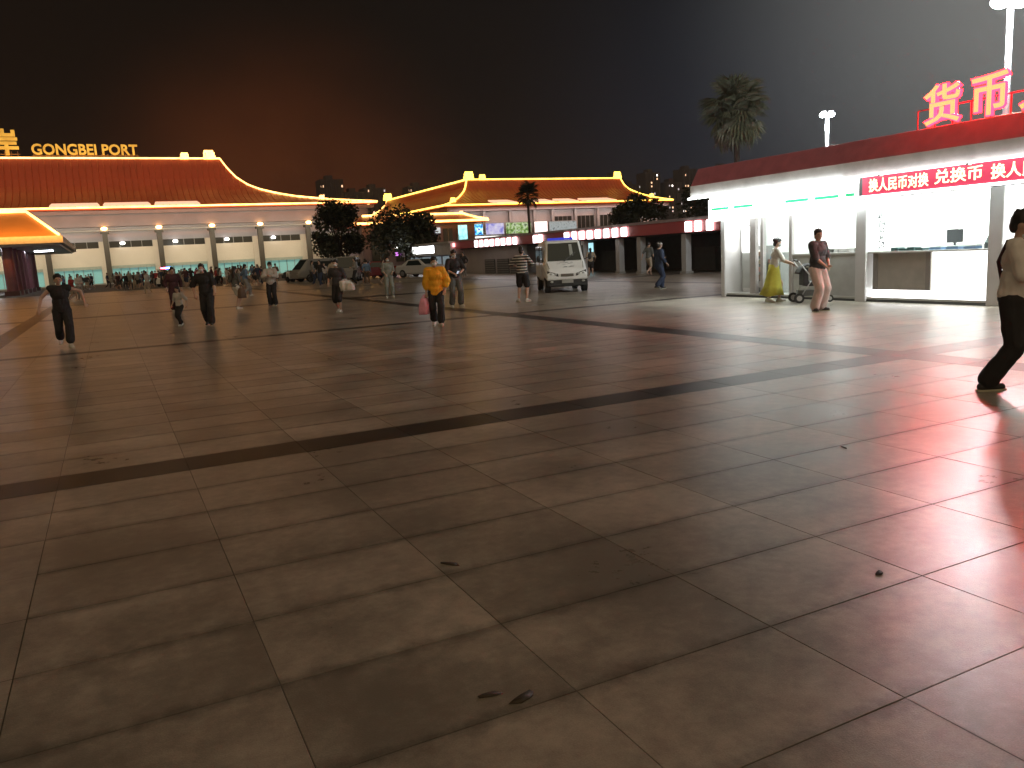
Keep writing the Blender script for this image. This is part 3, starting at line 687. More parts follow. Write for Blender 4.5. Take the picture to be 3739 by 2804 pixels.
# ================================================================= NEAR KIOSK (shop and exchange counter)
kx = thing('shop_kiosk', 'brightly lit white kiosk with red roof edge at right', 'kiosk')
M_wht = mat('white_panel', (0.72, 0.72, 0.71), .35, var=.04)
M_wht2 = mat('white_column', (0.70, 0.70, 0.70), .3, var=.04)
M_int = mat('interior_white', (0.8, 0.8, 0.78), .5, var=.03)
M_tube = emi('cool_led_tube', (.90, 1.0, .96), 100)
Y0, Y1 = 2.0, 18.35
MB().box(16.0, 20.6, Y0, Y1+.05, 0, .055).build('plinth', mat('dark_plinth', (.05,.055,.055), .5), kx)
MB().box(16.02, 20.5, Y0, Y1, .0551, .10).build('floor', mat('shop_floor', (.6,.6,.58), .3), kx)
MB().box(20.3, 20.5, Y0, Y1, .101, 2.99).build('back_wall', M_int, kx)
MB().box(16.25, 20.299, Y1-.12, Y1, .101, 2.99).build('end_wall', M_wht, kx)
MB().box(16.25, 20.299, 13.4, 13.5, .101, 2.99).build('partition', M_int, kx)
MB().box(16.25, 20.299, 10.2, 10.3, .101, 2.99).build('partition', M_int, kx)
MB().box(15.3, 20.6, Y0, 18.7, 3.0, 3.08).build('ceiling', M_wht, kx)
MB().prism([(15.2,3.0),(15.3,3.0),(15.3,3.16),(15.26,3.18),(15.2,3.18)], Y0, 18.75).build('gutter', mat('dull_white_gutter', (.78,.76,.76), .4), kx)
MB().box(15.2, 15.30, Y0, 18.75, 2.84, 2.999).build('fascia', mat('grey_white_fascia', (.78,.76,.76), .4), kx)
roof = MB().prism([(15.22,3.181),(15.30,3.181),(15.62,3.68),(15.5,3.66)], Y0, 18.75)
roof.build('roof_edge', mat('crimson_metal', (0.55, 0.19, 0.27), .5, .0), kx)
MB().box(15.63, 20.6, Y0, 18.7, 3.081, 3.6).build('roof', mat('roof_top', (.2,.1,.12), .6), kx)
# columns
for y, w in [(18.27,.16),(13.49,.30),(10.25,.30),(5.6,.3)]:
    c = MB().box(15.95, 16.24, y-w/2, y+w/2, 0.0, 2.99).build('column', M_wht2, kx, bevel=.012)
# soffit light tubes
MB().box(15.42, 15.50, 13.6, 18.6, 2.93, 2.99).build('light_tube', M_tube, kx)
MB().box(15.85, 15.93, Y0, 13.3, 2.93, 2.99).build('light_tube', M_tube, kx)
MB().box(15.10, 15.165, 13.35, 18.75, 2.80, 2.85).build('light_strip', emi('edge_strip', (.93,1,.98), 8), kx)
MB().box(15.10, 15.155, Y0, 13.25, 2.815, 2.85).build('light_strip', emi('edge_strip_dim', (1,.98,.98), 5), kx)
for q_ in range(9): MB().box(15.09, 15.21, Y0+.3+q_*2, Y0+.34+q_*2, 2.79, 2.839).build('strip_bracket', M_wht, kx)
M_cl = emi('ceiling_panel', (.94, 1.0, .98), 20)
for y in (17.4, 15.9, 14.4, 12.4, 11.1, 9.1, 7.4, 4.4):
    MB().box(17.1, 19.6, y-.3, y+.3, 2.93, 2.999).build('ceiling_lamp', M_cl, kx)
# sign box of the convenience shop (white, green line, thin red line)
sg = thing('shop_sign', 'white lit shop sign with broken green and red lines above the kiosk shop', 'sign')
MB().box(15.56, 15.80, 13.30, 18.45, 2.16, 2.80).build('sign_box', emi('sign_white', (.96, 1.0, .98), 2.6), sg, bevel=.05)
def yz(name, m, x, ya, yb, z0, z1, parent): return MB().box(x-.006, x, ya, yb, z0, z1).build(name, m, parent)
M_grn = emi('sign_green', (.02, .42, .17), .9); M_red_ = emi('sign_red', (.55, .25, .22), .7)
for (ya, yb) in [(18.28,17.56),(17.36,16.62),(15.47,14.72),(14.52,13.80),(13.60,13.34)]:
    yz('green_line', M_grn, 15.5595, yb, ya, 2.455, 2.525, sg)
    yz('red_line', M_red_, 15.5595, yb, ya, 2.30, 2.315, sg)
# red LED banner
bn = thing('led_banner', 'red LED banner with pale yellow characters over the exchange counter', 'sign')
MB().box(15.60, 15.78, Y0, 13.26, 2.36, 2.93).build('casing', mat('banner_casing', (.1,.1,.1), .5), bn)
yz('panel', emi('banner_red', (.65, .05, .11), .75), 15.5995, Y0+.05, 13.16, 2.45, 2.85, bn)
for z in (2.405, 2.89): MB().box(15.575, 15.599, Y0, 13.26, z-.028, z+.028).build('border_light', emi('border_white', (1, .96, .98), 7), bn)
M_txt = emi('banner_text', (1.0, .88, .5), 2.2)
def kiosk_text(name, s, y_left, y_right, z0, h, m, x, parent, depth, off):
    t = text(name, s, 1.0, m, parent, Matrix.Identity(4), depth, 0, off)
    n = len(t.data.vertices); co = np.empty(n*3); t.data.vertices.foreach_get('co', co); co = co.reshape(-1, 3)
    lo, hi = co.min(0), co.max(0); sx = (y_left-y_right)/(hi[0]-lo[0]); sy = h/(hi[1]-lo[1])
    M = basis((x, y_left, z0), (0,-1,0), (0,0,1)) @ Matrix.Diagonal((sx, sy, 1, 1)) @ Matrix.Translation((-lo[0], -lo[1], 0))
    t.data.transform(M); return t
kiosk_text('characters', '换人民币对换', 12.98, 11.5, 2.50, .29, M_txt, 15.592, bn, .01, .012)
kiosk_text('characters', '兑换币', 11.36, 10.33, 2.52, .29, M_txt, 15.592, bn, .01, .012)
kiosk_text('characters', '换人民币对换 兑换币', 10.16, 7.4, 2.50, .29, M_txt, 15.592, bn, .01, .012)
# roof-top neon characters
ne = thing('neon_sign', 'large red glowing characters standing on the kiosk roof', 'sign')
M_neon = emi('neon_core', (1.0, .46, .17), 1.5); M_rim = emi('neon_rim', (1.0, .0016, .0042), 105)
for s, ya, yb, z0, h in [('货',11.74,10.94,3.74,.78),('币',10.70,9.97,3.74,.78),('兑',9.74,8.95,3.74,.8),('换',8.7,7.9,3.74,.8)]:
    kiosk_text('character_rim', s, ya+.02, yb-.02, z0-.02, h+.04, M_rim, 15.74, ne, .035, .045)
    kiosk_text('character', s, ya, yb, z0, h, M_neon, 15.70, ne, .012, .012)
fr = MB()
fr.tube([(15.85,12,3.68),(15.85,7.6,3.68)], .02, 5); fr.tube([(15.9,12,4.1),(15.9,7.6,4.1)], .015, 5)
for k in range(12): fr.tube([(15.87,12-.4*k,3.6),(15.87,12-.4*k,4.1)], .015, 5)
fr.build('sign_frame', mat('dark_steel', (.12,.1,.1), .5, .6), ne)
# shop bay: end glass, door posts, window, low wall
M_post = mat('silver_post', (.55,.52,.51), .3, .2)
def clear(name):
    m = bpy.data.materials.new(name); m.use_nodes = True; nt = m.node_tree; nt.nodes.clear()
    o = nt.nodes.new('ShaderNodeOutputMaterial'); mixn = nt.nodes.new('ShaderNodeMixShader'); tr = nt.nodes.new('ShaderNodeBsdfTransparent'); gl = nt.nodes.new('ShaderNodeBsdfGlossy')
    tr.inputs[0].default_value = (.95,.98,.97,1); gl.inputs['Roughness'].default_value = .03; mixn.inputs[0].default_value = .06
    nt.links.new(tr.outputs[0], mixn.inputs[1]); nt.links.new(gl.outputs[0], mixn.inputs[2]); nt.links.new(mixn.outputs[0], o.inputs[0]); return m
M_clear = clear('clear_glass')
for y in (17.2, 16.85): MB().box(16.08, 16.2, y-.11 if y > 17 else y-.05, y+.11 if y > 17 else y+.05, .101, 2.7).build('door_post', M_post, kx)
MB().box(16.08, 16.24, 13.66, 18.18, 2.62, 2.99).build('lintel', M_wht, kx)
MB().box(16.10, 16.12, 15.86, 16.78, .12, 2.6).build('door_glass', M_clear, kx)
MB().box(16.06, 16.16, 15.74, 15.84, .101, 2.6).build('door_frame', M_post, kx)
MB().box(16.10, 16.22, 13.66, 15.73, .101, 1.12).build('low_wall', mat('grey_white_panel', (.52,.53,.52), .4), kx)
MB().box(16.07, 16.26, 13.66, 15.73, 1.1201, 1.16).build('sill', M_wht, kx)
MB().box(16.14, 16.16, 13.66, 15.73, 1.161, 2.6).build('window_glass', M_clear, kx)
MB().box(16.75, 16.8, 13.6, 15.6, 1.25, 2.5).build('lit_window_panel', emi('window_panel', (1, 1, .97), 2.6), kx)
# goods inside the shop
fz = thing('drinks_fridge', 'tall white drinks fridge just inside the left end of the kiosk shop', 'fridge', (16.55, 17.85, .10))
MB().box(0, .6, -.28, .28, 0, 1.9).build('cabinet', M_wht, fz, bevel=.02); MB().box(-.02, 0, -.25, .25, .12, 1.1).build('door', mat('grey_door', (.5,.52,.5), .4), fz)
MB().box(-.03, -.001, -.25, .25, 1.14, 1.85).build('lit_header', emi('fridge_light', (1,1,.96), 3), fz)
lb = thing('light_box', 'square white light box hanging inside the left shop bay', 'sign', (16.35, 17.62, 1.46))
MB().box(0, .1, -.3, .3, 0, .42).build('box', emi('white_box2', (1,1,1), 5), lb, bevel=.02)
M_pack = [mat('pack_%s' % n, c, .5) for n, c in [('cream',(.7,.62,.45)),('yellow',(.75,.6,.15)),('rose',(.6,.35,.3)),('white',(.75,.73,.7)),('green',(.25,.45,.25)),('brown',(.4,.28,.2)),('blue',(.2,.35,.6))]]
rk = random.Random(11)
def rack(label, x, y, w, h, rows, rz=0, packs=7):
    t = thing('goods_rack', label, 'rack', (x, y, .10))
    for s in (-1, 1): MB().box(-.2, .2, s*w/2-.015, s*w/2+.015, 0, h).build('upright', M_frame, t)
    for k in range(rows):
        z = .12+k*(h-.2)/rows; sh = MB().box(-.2, .2, -w/2+.02, w/2-.02, z, z+.02).build('shelf', M_frame, t)
        for q in range(packs):
            yy = -w/2+.06+(w-.12)*(q+.5)/packs; hh = rk.uniform(.1, .19)
            MB().box(-.17, -.03, yy-.035, yy+.035, z+.021, z+.02+hh).build('pack', rk.choice(M_pack), sh)
rack('low rack of snack packets in the doorway behind the person in yellow skirt', 16.7, 16.95, .7, 1.1, 4)
rack('rack of packets beside the fridge in the kiosk shop', 16.65, 17.32, .45, 1.3, 5, packs=4)
rack('tall shelf along the back wall of the kiosk shop, left one', 19.9, 17.0, 1.7, 2.1, 6, packs=12)
rack('tall shelf along the back wall of the kiosk shop, right one', 19.9, 14.9, 1.9, 2.1, 6, packs=13)
bx = thing('carton', 'white carton on the shop doorstep beside the yellow skirt', 'box', (16.35, 16.72, .10)); MB().box(-.12,.14,-.17,.17,0,.42).build('box', M_int, bx, bevel=.01)
MB().box(-.13,.15,-.02,.02,.421,.424).build('tape', M_pack[5], bx)
# exchange bay
MB().box(16.10, 16.20, 11.78, 13.22, .28, 1.12).build('counter_panel', mat('beige_panel', (.42,.40,.36), .5), kx)
for y in (13.17, 11.80): MB().box(16.07, 16.099, y-.06, y+.06, .28, 1.12).build('panel_trim', mat('grey_trim', (.3,.29,.27), .4), kx)
MB().box(16.12, 16.2, 10.42, 13.3, .101, .279).build('base_light', emi('base_light', (1,1,1), 3.2), kx)
MB().box(16.10, 16.20, 10.42, 11.72, .281, 1.12).build('lit_counter_panel', emi('lit_counter', (1, 1, .95), 2.6), kx)
MB().box(16.0, 16.6, 10.42, 13.32, 1.121, 1.16).build('counter_top', M_wht, kx)
MB().box(19.2, 19.25, 10.4, 13.3, 1.2, 2.7).build('lit_window_panel', emi('window_panel', (1,1,.97), 2.6), kx)
MB().box(16.12, 16.14, 10.42, 13.32, 1.161, 2.35).build('window_glass', M_clear, kx)
MB().box(16.10, 16.2, 5.8, 10.08, .101, 1.12).build('lit_counter_panel', emi('lit_counter', (1, 1, .95), 2.6), kx)
MB().box(19.2, 19.25, 5.8, 10.1, 1.2, 2.7).build('lit_window_panel', emi('window_panel', (1,1,.97), 2.6), kx)
def decal(y0, y1, z0, z1, n, seed):
    r = random.Random(seed); mb = MB()
    for k in range(n):
        z = z1-(z1-z0)*(k+.5)/n
        for j in range(5):
            y = r.uniform(y0+.05, y1-.05); w = r.uniform(.02,.10); h = r.uniform(.008,.02); zz = z+r.uniform(-.045,.045)
            if j % 2: mb.box(16.112, 16.118, y-w/2, y+w/2, zz-h/2, zz+h/2)
            else: mb.box(16.112, 16.118, y-h/2, y+h/2, zz-w/2, zz+w/2)
    return mb
decal(12.9, 13.18, 1.2, 2.25, 9, 3).build('window_lettering', mat('dark_vinyl', (.1,.1,.11), .5), kx)
mo = thing('monitor', 'dark grey monitor standing on the exchange counter', 'monitor', (16.75, 11.68, 1.16))
MB().box(0, .03, -.19, .19, .13, .42).build('screen', mat('monitor_back', (.08,.08,.085), .4), mo, bevel=.005); MB().box(.0,.03,-.02,.02,.02,.13).build('stand', M_dark, mo); MB().box(-.06,.1,-.1,.1,0,.02).build('foot', M_dark, mo)
pr = thing('counting_machine', 'small dark note counting machine at the right end of the exchange counter', 'machine', (16.45, 10.62, 1.16))
MB().prism([(-.12,0),(.12,0),(.12,.27),(0,.27),(-.12,.12)], -.1, .1).build('case', mat('machine_grey', (.14,.16,.16), .5), pr); MB().box(-.02,.1,-.07,.07,.271,.3).build('tray', M_dark, pr)
pl = thing('counter_tray', 'row of dark teal document trays on the exchange counter', 'tray', (16.3, 12.45, 1.16))
for k in range(4): MB().box(-.12, .12, -.42+k*.21, -.24+k*.21, 0, .05+.025*(k % 2)).build('tray', mat('teal_tray', (.05,.12,.12), .5), pl)
for k in range(3):
    b = thing('document_stack', ['bluish papers beside the monitor on the exchange counter','bluish papers right of the monitor','low pile of papers near the counting machine'][k], 'papers', (16.3, 11.75-.4*k, 1.16))
    MB().box(-.1,.1,-.14,.14,0,.05).build('papers', M_pack[6], b); MB().box(-.09,.09,-.13,.12,.0501,.075).build('top_sheets', M_int, b)

# ================================================================= STREET LAMPS
M_pole = mat('galvanised_pole', (.45,.46,.47), .4, .5)
def lamp(label, x, y, h, r, power, sep):
    t = thing('street_lamp', label, 'street lamp', (x, y, 0), group='white twin-headed street lamps behind the kiosk')
    MB().tube([(0,0,0),(0,0,h*.5),(0,0,h)], r*1.15, 12, r*.8).build('pole', M_pole, t, smooth=True)
    MB().cyl((0,0,.15), r*2, .3, 12).build('base', M_pole, t)
    d = Vector((.898,-.44,0))
    arm = MB().tube([-d*sep, (0,0,.06), d*sep], r*.4, 6)
    for v_ in range(len(arm.v)): arm.v[v_] = (arm.v[v_][0], arm.v[v_][1], arm.v[v_][2]+h)
    arm.build('arm', M_pole, t)
    for s in (-1, 1):
        p = d*sep*s
        hd = MB().ball((p.x, p.y, h+.12), (sep*.75,sep*.75,.035), 14, 7).build('lamp_head', M_pole, t, smooth=True)
        MB().ball((p.x, p.y, h+.0), (sep*.95,sep*.95,sep*.62), 14, 7).build('lens', emi('lamp_lens', (.88,.97,1.0), 40), hd, smooth=True)
        l = bpy.data.lights.new('lamp_light', 'POINT'); l.energy = power; l.shadow_soft_size = .2; l.color = (.90,.97,1.0)
        lo = bpy.data.objects.new('lamp_light', l); C.objects.link(lo); lo.parent = t; lo.location = (p.x, p.y, h-.3)
lamp('white twin-headed street lamp seen whole behind the middle of the kiosk roof', 24, 21.84, 5.90, .075, 450, .14)
lamp('white street lamp behind the red neon characters, reaching the top edge of the picture', 22, 14.0, 7.38, .09, 1100, .26)

# ================================================================= VEHICLES
M_carw = mat('white_car_paint', (.80,.81,.80), .25, var=.04); M_tyre = mat('tyre_rubber', (.025,.025,.025), .8)
M_rim2 = mat('wheel_rim', (.35,.35,.36), .35, .7); M_cglass = glassmat('car_glass', (.02,.03,.03), .06); M_blk = mat('black_plastic', (.03,.03,.03), .5)
M_chr = mat('chrome', (.7,.7,.7), .15, 1.0); M_hl = mat('headlight_glass', (.6,.62,.6), .1, .3)
def wheel(t, x, y, R, w):
    o = MB().cyl((x, y, R), R, w, 20, 'y').build('wheel', M_tyre, t, bevel=.012)
    s = 1 if y > 0 else -1
    MB().cyl((x, y+s*(w/2+.004), R), R*.58, .02, 14, 'y').build('rim', M_rim2, o)
    return o
def loft(sections, name, m, parent, smooth=False):
    # sections: list of (x, [(y,z)...]) same count, closed loops
    mb = MB(); n = len(sections[0][1])
    for x, pl_ in sections:
        mb.v += [(x, y, z) for y, z in pl_]
    for i in range(len(sections)-1):
        for j in range(n):
            k = (j+1) % n; mb.f.append((i*n+j, i*n+k, (i+1)*n+k, (i+1)*n+j))
    mb.f.append(tuple(reversed(range(n)))); mb.f.append(tuple((len(sections)-1)*n+j for j in range(n)))
    return mb.build(name, m, parent, smooth=smooth)
def sec(hw, z0, zs, z1, tum=.12):   # rounded car cross section
    return [(-hw*.92, z0), (-hw, z0+.12), (-hw, zs), (-hw+tum, z1-.04), (-hw+tum+.06, z1), (hw-tum-.06, z1), (hw-tum, z1-.04), (hw, zs), (hw, z0+.12), (hw*.92, z0)]
# electric patrol cart: front faces +x in its own frame
cart = thing('patrol_cart', 'white patrol cart with big dark windscreen facing the camera', 'cart', (15.95, 27.6, 0), RAD(248)); cart.scale = (1.0, 1.08, 1.04)
hw = .74
loft([(-1.75, sec(hw,.42,1.0,1.84)),(-.2, sec(hw,.42,1.0,1.90)),(.50, sec(hw,.42,.98,1.86)),(.62, sec(hw,.42,.97,1.80,.15)),(1.02, sec(hw,.42,.92,1.10,.07)),(1.36, sec(hw*.98,.42,.74,.86,.06)),(1.50, sec(hw*.95,.44,.66,.74,.05)),(1.54, sec(hw*.9,.46,.60,.68,.04))], 'body', M_carw, cart)
def quad(parent, name, pts, m, th=.012):
    a, b, c, d = [Vector(p) for p in pts]; n = (b-a).cross(d-a).normalized()*th
    mb = MB(); mb.add([a,b,c,d,a+n,b+n,c+n,d+n], [(0,3,2,1),(4,5,6,7),(0,1,5,4),(1,2,6,5),(2,3,7,6),(3,0,4,7)]); return mb.build(name, m, parent)
ws_ = quad(cart, 'windscreen', [(1.01,-.60,1.13),(1.01,.60,1.13),(.65,.53,1.76),(.65,-.53,1.76)], M_cglass, .022)
quad(cart, 'wiper', [(1.06,-.05,1.12),(1.06,-.01,1.10),(.88,.42,1.40),(.88,.38,1.42)], M_blk, .02)
quad(cart, 'screen_sticker', [(.93,.20,1.30),(.93,.32,1.30),(.71,.30,1.70),(.71,.20,1.70)], mat('grey_sticker', (.35,.38,.36), .5), .03)
M_seam = mat('panel_seam', (.1,.1,.1), .7)
for s in (-1, 1):
    quad(cart, 'seam', [(1.03,s*.63,1.095),(1.03,s*.645,1.09),(1.37,s*.60,.865),(1.37,s*.585,.87)][::s], M_seam, .008)
    MB().box(-.1, .55, s*(hw-.02), s*(hw+.008), 1.08, 1.66).build('side_window', M_cglass, cart)
    MB().box(-1.5, -.25, s*(hw-.02), s*(hw+.008), 1.08, 1.68).build('side_window', M_cglass, cart)
    MB().box(-.2, .7, s*(hw-.01), s*(hw+.006), .50, 1.0).build('door', mat('cart_door', (.58,.59,.58), .3), cart)
    wheel(cart, 1.08, s*(hw-.09), .29, .18); wheel(cart, -1.2, s*(hw-.09), .29, .18)
    h_ = MB().add([(1.50,s*.68,.66),(1.55,s*.30,.58),(1.56,s*.32,.68),(1.47,s*.68,.79),(1.40,s*.68,.66),(1.40,s*.30,.58),(1.40,s*.32,.68),(1.38,s*.68,.79)],[(0,1,2,3),(4,7,6,5),(0,4,5,1),(1,5,6,2),(2,6,7,3),(3,7,4,0)]).build('headlight', M_blk, cart)
    for dy in (.40,.56): MB().ball((1.545-.1*(dy-.4), s*dy, .66+.02*(dy>.5)), (.03,.05,.04), 8, 5).build('headlight_lens', M_hl, h_)
    MB().tube([(.85,s*.72,1.15),(.92,s*(hw+.14),1.22)], .015).ball((.95, s*(hw+.17), 1.24), (.04,.07,.12), 8, 6).build('mirror', M_blk, cart)
    MB().ball((1.60, s*.55, .40), (.03,.06,.04), 8, 5).build('fog_lamp', M_hl, cart)
MB().box(1.50, 1.575, -.22, .22, .575, .67).build('grille', M_blk, cart)
for k in range(3): MB().box(1.576, 1.585, -.21, .21, .59+.027*k, .598+.027*k).build('grille_bar', M_chr, cart)
MB().box(1.30, 1.60, -.72, .72, .46, .56).build('bumper', M_carw, cart, bevel=.035)
MB().box(1.20, 1.56, -.70, .70, .24, .459).build('lower_bumper', M_blk, cart, bevel=.03)
MB().box(1.601, 1.61, -.2, .2, .34, .46).build('number_plate', mat('plate_pale', (.35,.35,.32), .4), cart)
MB().box(-1.7, 1.19, -.6, .6, .2, .42).build('chassis', M_blk, cart)
emb = MB()
re_ = random.Random(2)
for k in range(16):
    y = re_.uniform(-.26,.26); z = re_.uniform(0,.1); x = 1.16+z*.0; w = re_.uniform(.03,.09)
    t_ = re_.uniform(0,1); px = 1.06+.26*t_; pz = 1.085-.185*t_
    emb.box(px-.006, px+.006, y-w, y+w, pz, pz+.006)
emb.build('bonnet_lettering', mat('faded_lettering', (.15,.17,.2), .5), cart)
MB().box(-.15, .1, -.45, .45, 1.90, 1.97).build('light_bar', emi('blue_bar', (.05,.08,.9), .35), cart)
def car(label, x, y, rz, col, kind='car', lights=False, name='parked_car'):
    t = thing(name, label, kind, (x, y, 0), rz); m = mat('paint_%s' % '_'.join(str(c).replace('.','') for c in col), col, .25, var=.03)
    if kind in ('van', 'truck'):
        H = 1.95; S = [(-2.3, sec(.88,.3,1.1,H)),(1.3, sec(.88,.3,1.1,H)),(1.75, sec(.88,.3,1.0,1.5,.2)),(2.15, sec(.86,.3,.9,1.05,.08)),(2.4, sec(.8,.32,.6,.85,.06))]
    else:
        H = 1.46; S = [(-2.2, sec(.8,.3,.6,.85,.06)),(-2.0, sec(.88,.26,.85,.98,.06)),(-1.55, sec(.88,.25,.9,1.02,.08)),(-.9, sec(.88,.25,.92,1.42,.2)),(.3, sec(.88,.25,.92,H,.2)),(1.0, sec(.88,.25,.9,1.0,.08)),(1.9, sec(.86,.26,.75,.86,.06)),(2.2, sec(.78,.3,.55,.7,.06))]
    loft(S, 'body', m, t)
    if kind in ('van', 'truck'):
        quad(t, 'windscreen', [(2.13,-.7,1.08),(2.13,.7,1.08),(1.36,.62,1.85),(1.36,-.62,1.85)], M_cglass, .03)
        for s in (-1,1): MB().box(-1.9,1.2,s*.86,s*.888,1.15,1.7).build('side_window', M_cglass, t)
        quad(t, 'rear_window', [(-2.3,.66,1.15),(-2.3,-.66,1.15),(-2.3,-.6,1.75),(-2.3,.6,1.75)], M_cglass, .03)
    else:
        quad(t, 'windscreen', [(.97,-.7,1.03),(.97,.7,1.03),(.36,.6,1.42),(.36,-.6,1.42)], M_cglass, .03)
        quad(t, 'rear_window', [(-1.52,.7,1.05),(-1.52,-.7,1.05),(-.95,-.6,1.40),(-.95,.6,1.40)], M_cglass, .03)
        for s in (-1,1): quad(t, 'side_window', [(-.95,s*.89,.97),(.75,s*.89,.97),(.3,s*.735,1.36),(-.75,s*.735,1.34)][::s], M_cglass, .02)
    for s in (-1,1):
        wheel(t, 1.35, s*.8, .32, .2); wheel(t, -1.35, s*.8, .32, .2)
        MB().ball((2.15 if kind == 'car' else 2.32, s*.6, .66), (.1,.2,.09), 8, 5).build('headlight', emi('headlamp_on', (1,.98,.92), 12) if lights else M_hl, t)
        MB().box(-2.25 if kind == 'car' else -2.32, -2.1 if kind == 'car' else -2.28, s*.62-.12, s*.62+.12, .7, .86).build('tail_light', mat('tail_red', (.35,.02,.02), .3), t)
    return t
car('pale car with dark windows parked in front of the grey kiosk', 23.2, 63.0, RAD(300), (.45,.46,.47))
car('dark red car parked left of the pale car under the black tree', 20.0, 66.5, RAD(190), (.16,.02,.02))
car('grey van parked behind the person with carrier bags', 17.2, 63.6, RAD(250), (.22,.215,.21), 'van')
car('grey van with dark windows parked under the broadleaf tree', 16.9, 72.5, RAD(196), (.24,.24,.23), 'van')
car('dark car parked left of the van at the port building corner', 17.3, 79.5, RAD(200), (.05,.06,.06))
# patrol buggy with blue and red beacon in the crowd
pb = thing('patrol_buggy', 'small patrol vehicle with bright blue and red roof beacon amid the crowd', 'vehicle', (5.5, 91.5, 0), RAD(244))
loft([(-1.2, sec(.6,.3,.8,.9)),(1.0, sec(.6,.3,.8,.9)),(1.3, sec(.55,.3,.6,.75,.05))], 'body', M_carw, pb)
MB().box(-1.1,.7,-.6,.6,1.72,1.8).build('roof', M_carw, pb)
for sx_ in (-1.0,.6):
    for sy_ in (-.55,.55): MB().box(sx_-.03,sx_+.03,sy_-.03,sy_+.03,.9,1.72).build('roof_post', M_blk, pb)
for s in (-1,1): wheel(pb, .8, s*.5, .25, .15); wheel(pb, -.8, s*.5, .25, .15)
MB().box(-.3,.0,.02,.5,1.801,1.95).build('beacon', emi('blue_beacon', (.08,.12,1.0), 55), pb); MB().box(-.3,.0,-.5,-.02,1.801,1.95).build('beacon', emi('red_beacon', (1.0,.06,.12), 22), pb)
# motor scooters parked in a row
def scooter(x, y, rz, label, m):
    t = thing('motor_scooter', label, 'scooter', (x, y, 0), rz, 'scooters parked near the port building corner')
    for xx in (-.6,.62): MB().cyl((xx,0,.25), .25, .1, 14, 'y').build('wheel', M_tyre, t)
    MB().add([(-.8,-.12,.5),(-.8,.12,.5),(-.1,.14,.35),(-.1,-.14,.35),(-.75,-.1,.78),(-.75,.1,.78),(-.1,.13,.74),(-.1,-.13,.74)], [(0,3,2,1),(4,5,6,7),(0,1,5,4),(1,2,6,5),(2,3,7,6),(3,0,4,7)]).build('body', m, t)
    MB().box(-.72,-.05,-.12,.12,.76,.84).build('seat', M_blk, t, bevel=.02)
    MB().box(-.1,.35,-.14,.14,.28,.33).build('footboard', m, t); MB().tube([(.62,0,.25),(.42,0,1.0)], .035).build('fork', M_blk, t)
    MB().tube([(.42,-.3,1.02),(.40,0,.98),(.42,.3,1.02)], .02).build('handlebar', M_blk, t)
    MB().box(.34,.5,-.15,.15,.35,.95).build('front_shield', m, t, bevel=.02)
mm = [M_blk, mat('paint_dull_red', (.2,.04,.04), .3), M_carw, mat('paint_navy', (.04,.05,.1), .3)]
for i, (x, y) in enumerate([(15.6,77),(15.5,75.2),(14.7,73.9),(16.2,70),(15.6,68.2),(20.6,72.2),(21.6,69.5),(22.0,67.5)]):
    scooter(x, y, RAD(200+17*(i % 3)), ['black scooter nearest the port building corner, first from the left','dull red scooter second from the left','white scooter third from the left','navy scooter in front of the van under the tree','black scooter right of the navy scooter','dull red scooter beside the red car','white scooter behind the red car','navy scooter at the right end beside the pale car'][i], mm[i % 4])

# ================================================================= HAZE ADDED FOR LAMP GLARE
hz = bpy.data.materials.new('glare_haze'); hz.use_nodes = True; hz.node_tree.nodes.clear()
ho = hz.node_tree.nodes.new('ShaderNodeOutputMaterial'); hv = hz.node_tree.nodes.new('ShaderNodeVolumePrincipled')
hv.inputs['Color'].default_value = (.9,.9,.9,1); hv.inputs['Density'].default_value = 0.00028; hv.inputs['Anisotropy'].default_value = 0.65  # thin volume added so the lamps gain a soft glare
hz.node_tree.links.new(hv.outputs[0], ho.inputs['Volume'])
MB().box(-710, 1310, -130, 1010, -1.0, 82).build('haze', hz, None, kind='stuff')

# ================================================================= PEOPLE
M_skin = mat('skin', (.50,.33,.25), .5, var=.05, scale=8)
M_hair = mat('black_hair', (.015,.012,.011), .45, var=.3, scale=20)
def cloth(name, col, r=.8): return mat('cloth_'+name, col, r, var=.12, scale=6, bump=.3, bscale=14)
K = dict(black=cloth('black', (.018,.017,.018)), charcoal=cloth('charcoal', (.045,.045,.05)), grey=cloth('grey', (.26,.25,.24)), pale=cloth('pale', (.5,.48,.46)),
         white=cloth('white', (.66,.65,.62)), orange=cloth('orange', (.80,.40,.02)), pinkish=cloth('pinkish', (.62,.52,.49)), yellow=cloth('yellow', (.50,.47,.06)),
         navy=cloth('navy', (.03,.045,.09)), brown=cloth('brown', (.14,.09,.06)), beige=cloth('beige', (.4,.33,.25)), blue=cloth('blue', (.12,.2,.33)),
         pink=cloth('pink', (.75,.34,.46)), red=cloth('red', (.4,.05,.05)), greygreen=cloth('greygreen', (.24,.26,.23)), darkgrey=cloth('darkgrey', (.11,.115,.11)),
         maroon=cloth('maroon', (.06,.02,.025)), shirtgrey=cloth('shirtgrey', (.78,.75,.73)))
M_mask = mat('face_mask', (.6,.66,.68), .8); M_eye = mat('eye_dark', (.02,.015,.012), .3); M_lip = mat('lip', (.35,.13,.12), .5)
M_shw = mat('white_shoe', (.6,.58,.55), .6); M_shb = mat('dark_shoe', (.03,.028,.028), .5); M_sole = mat('pale_sole', (.5,.48,.36), .6)
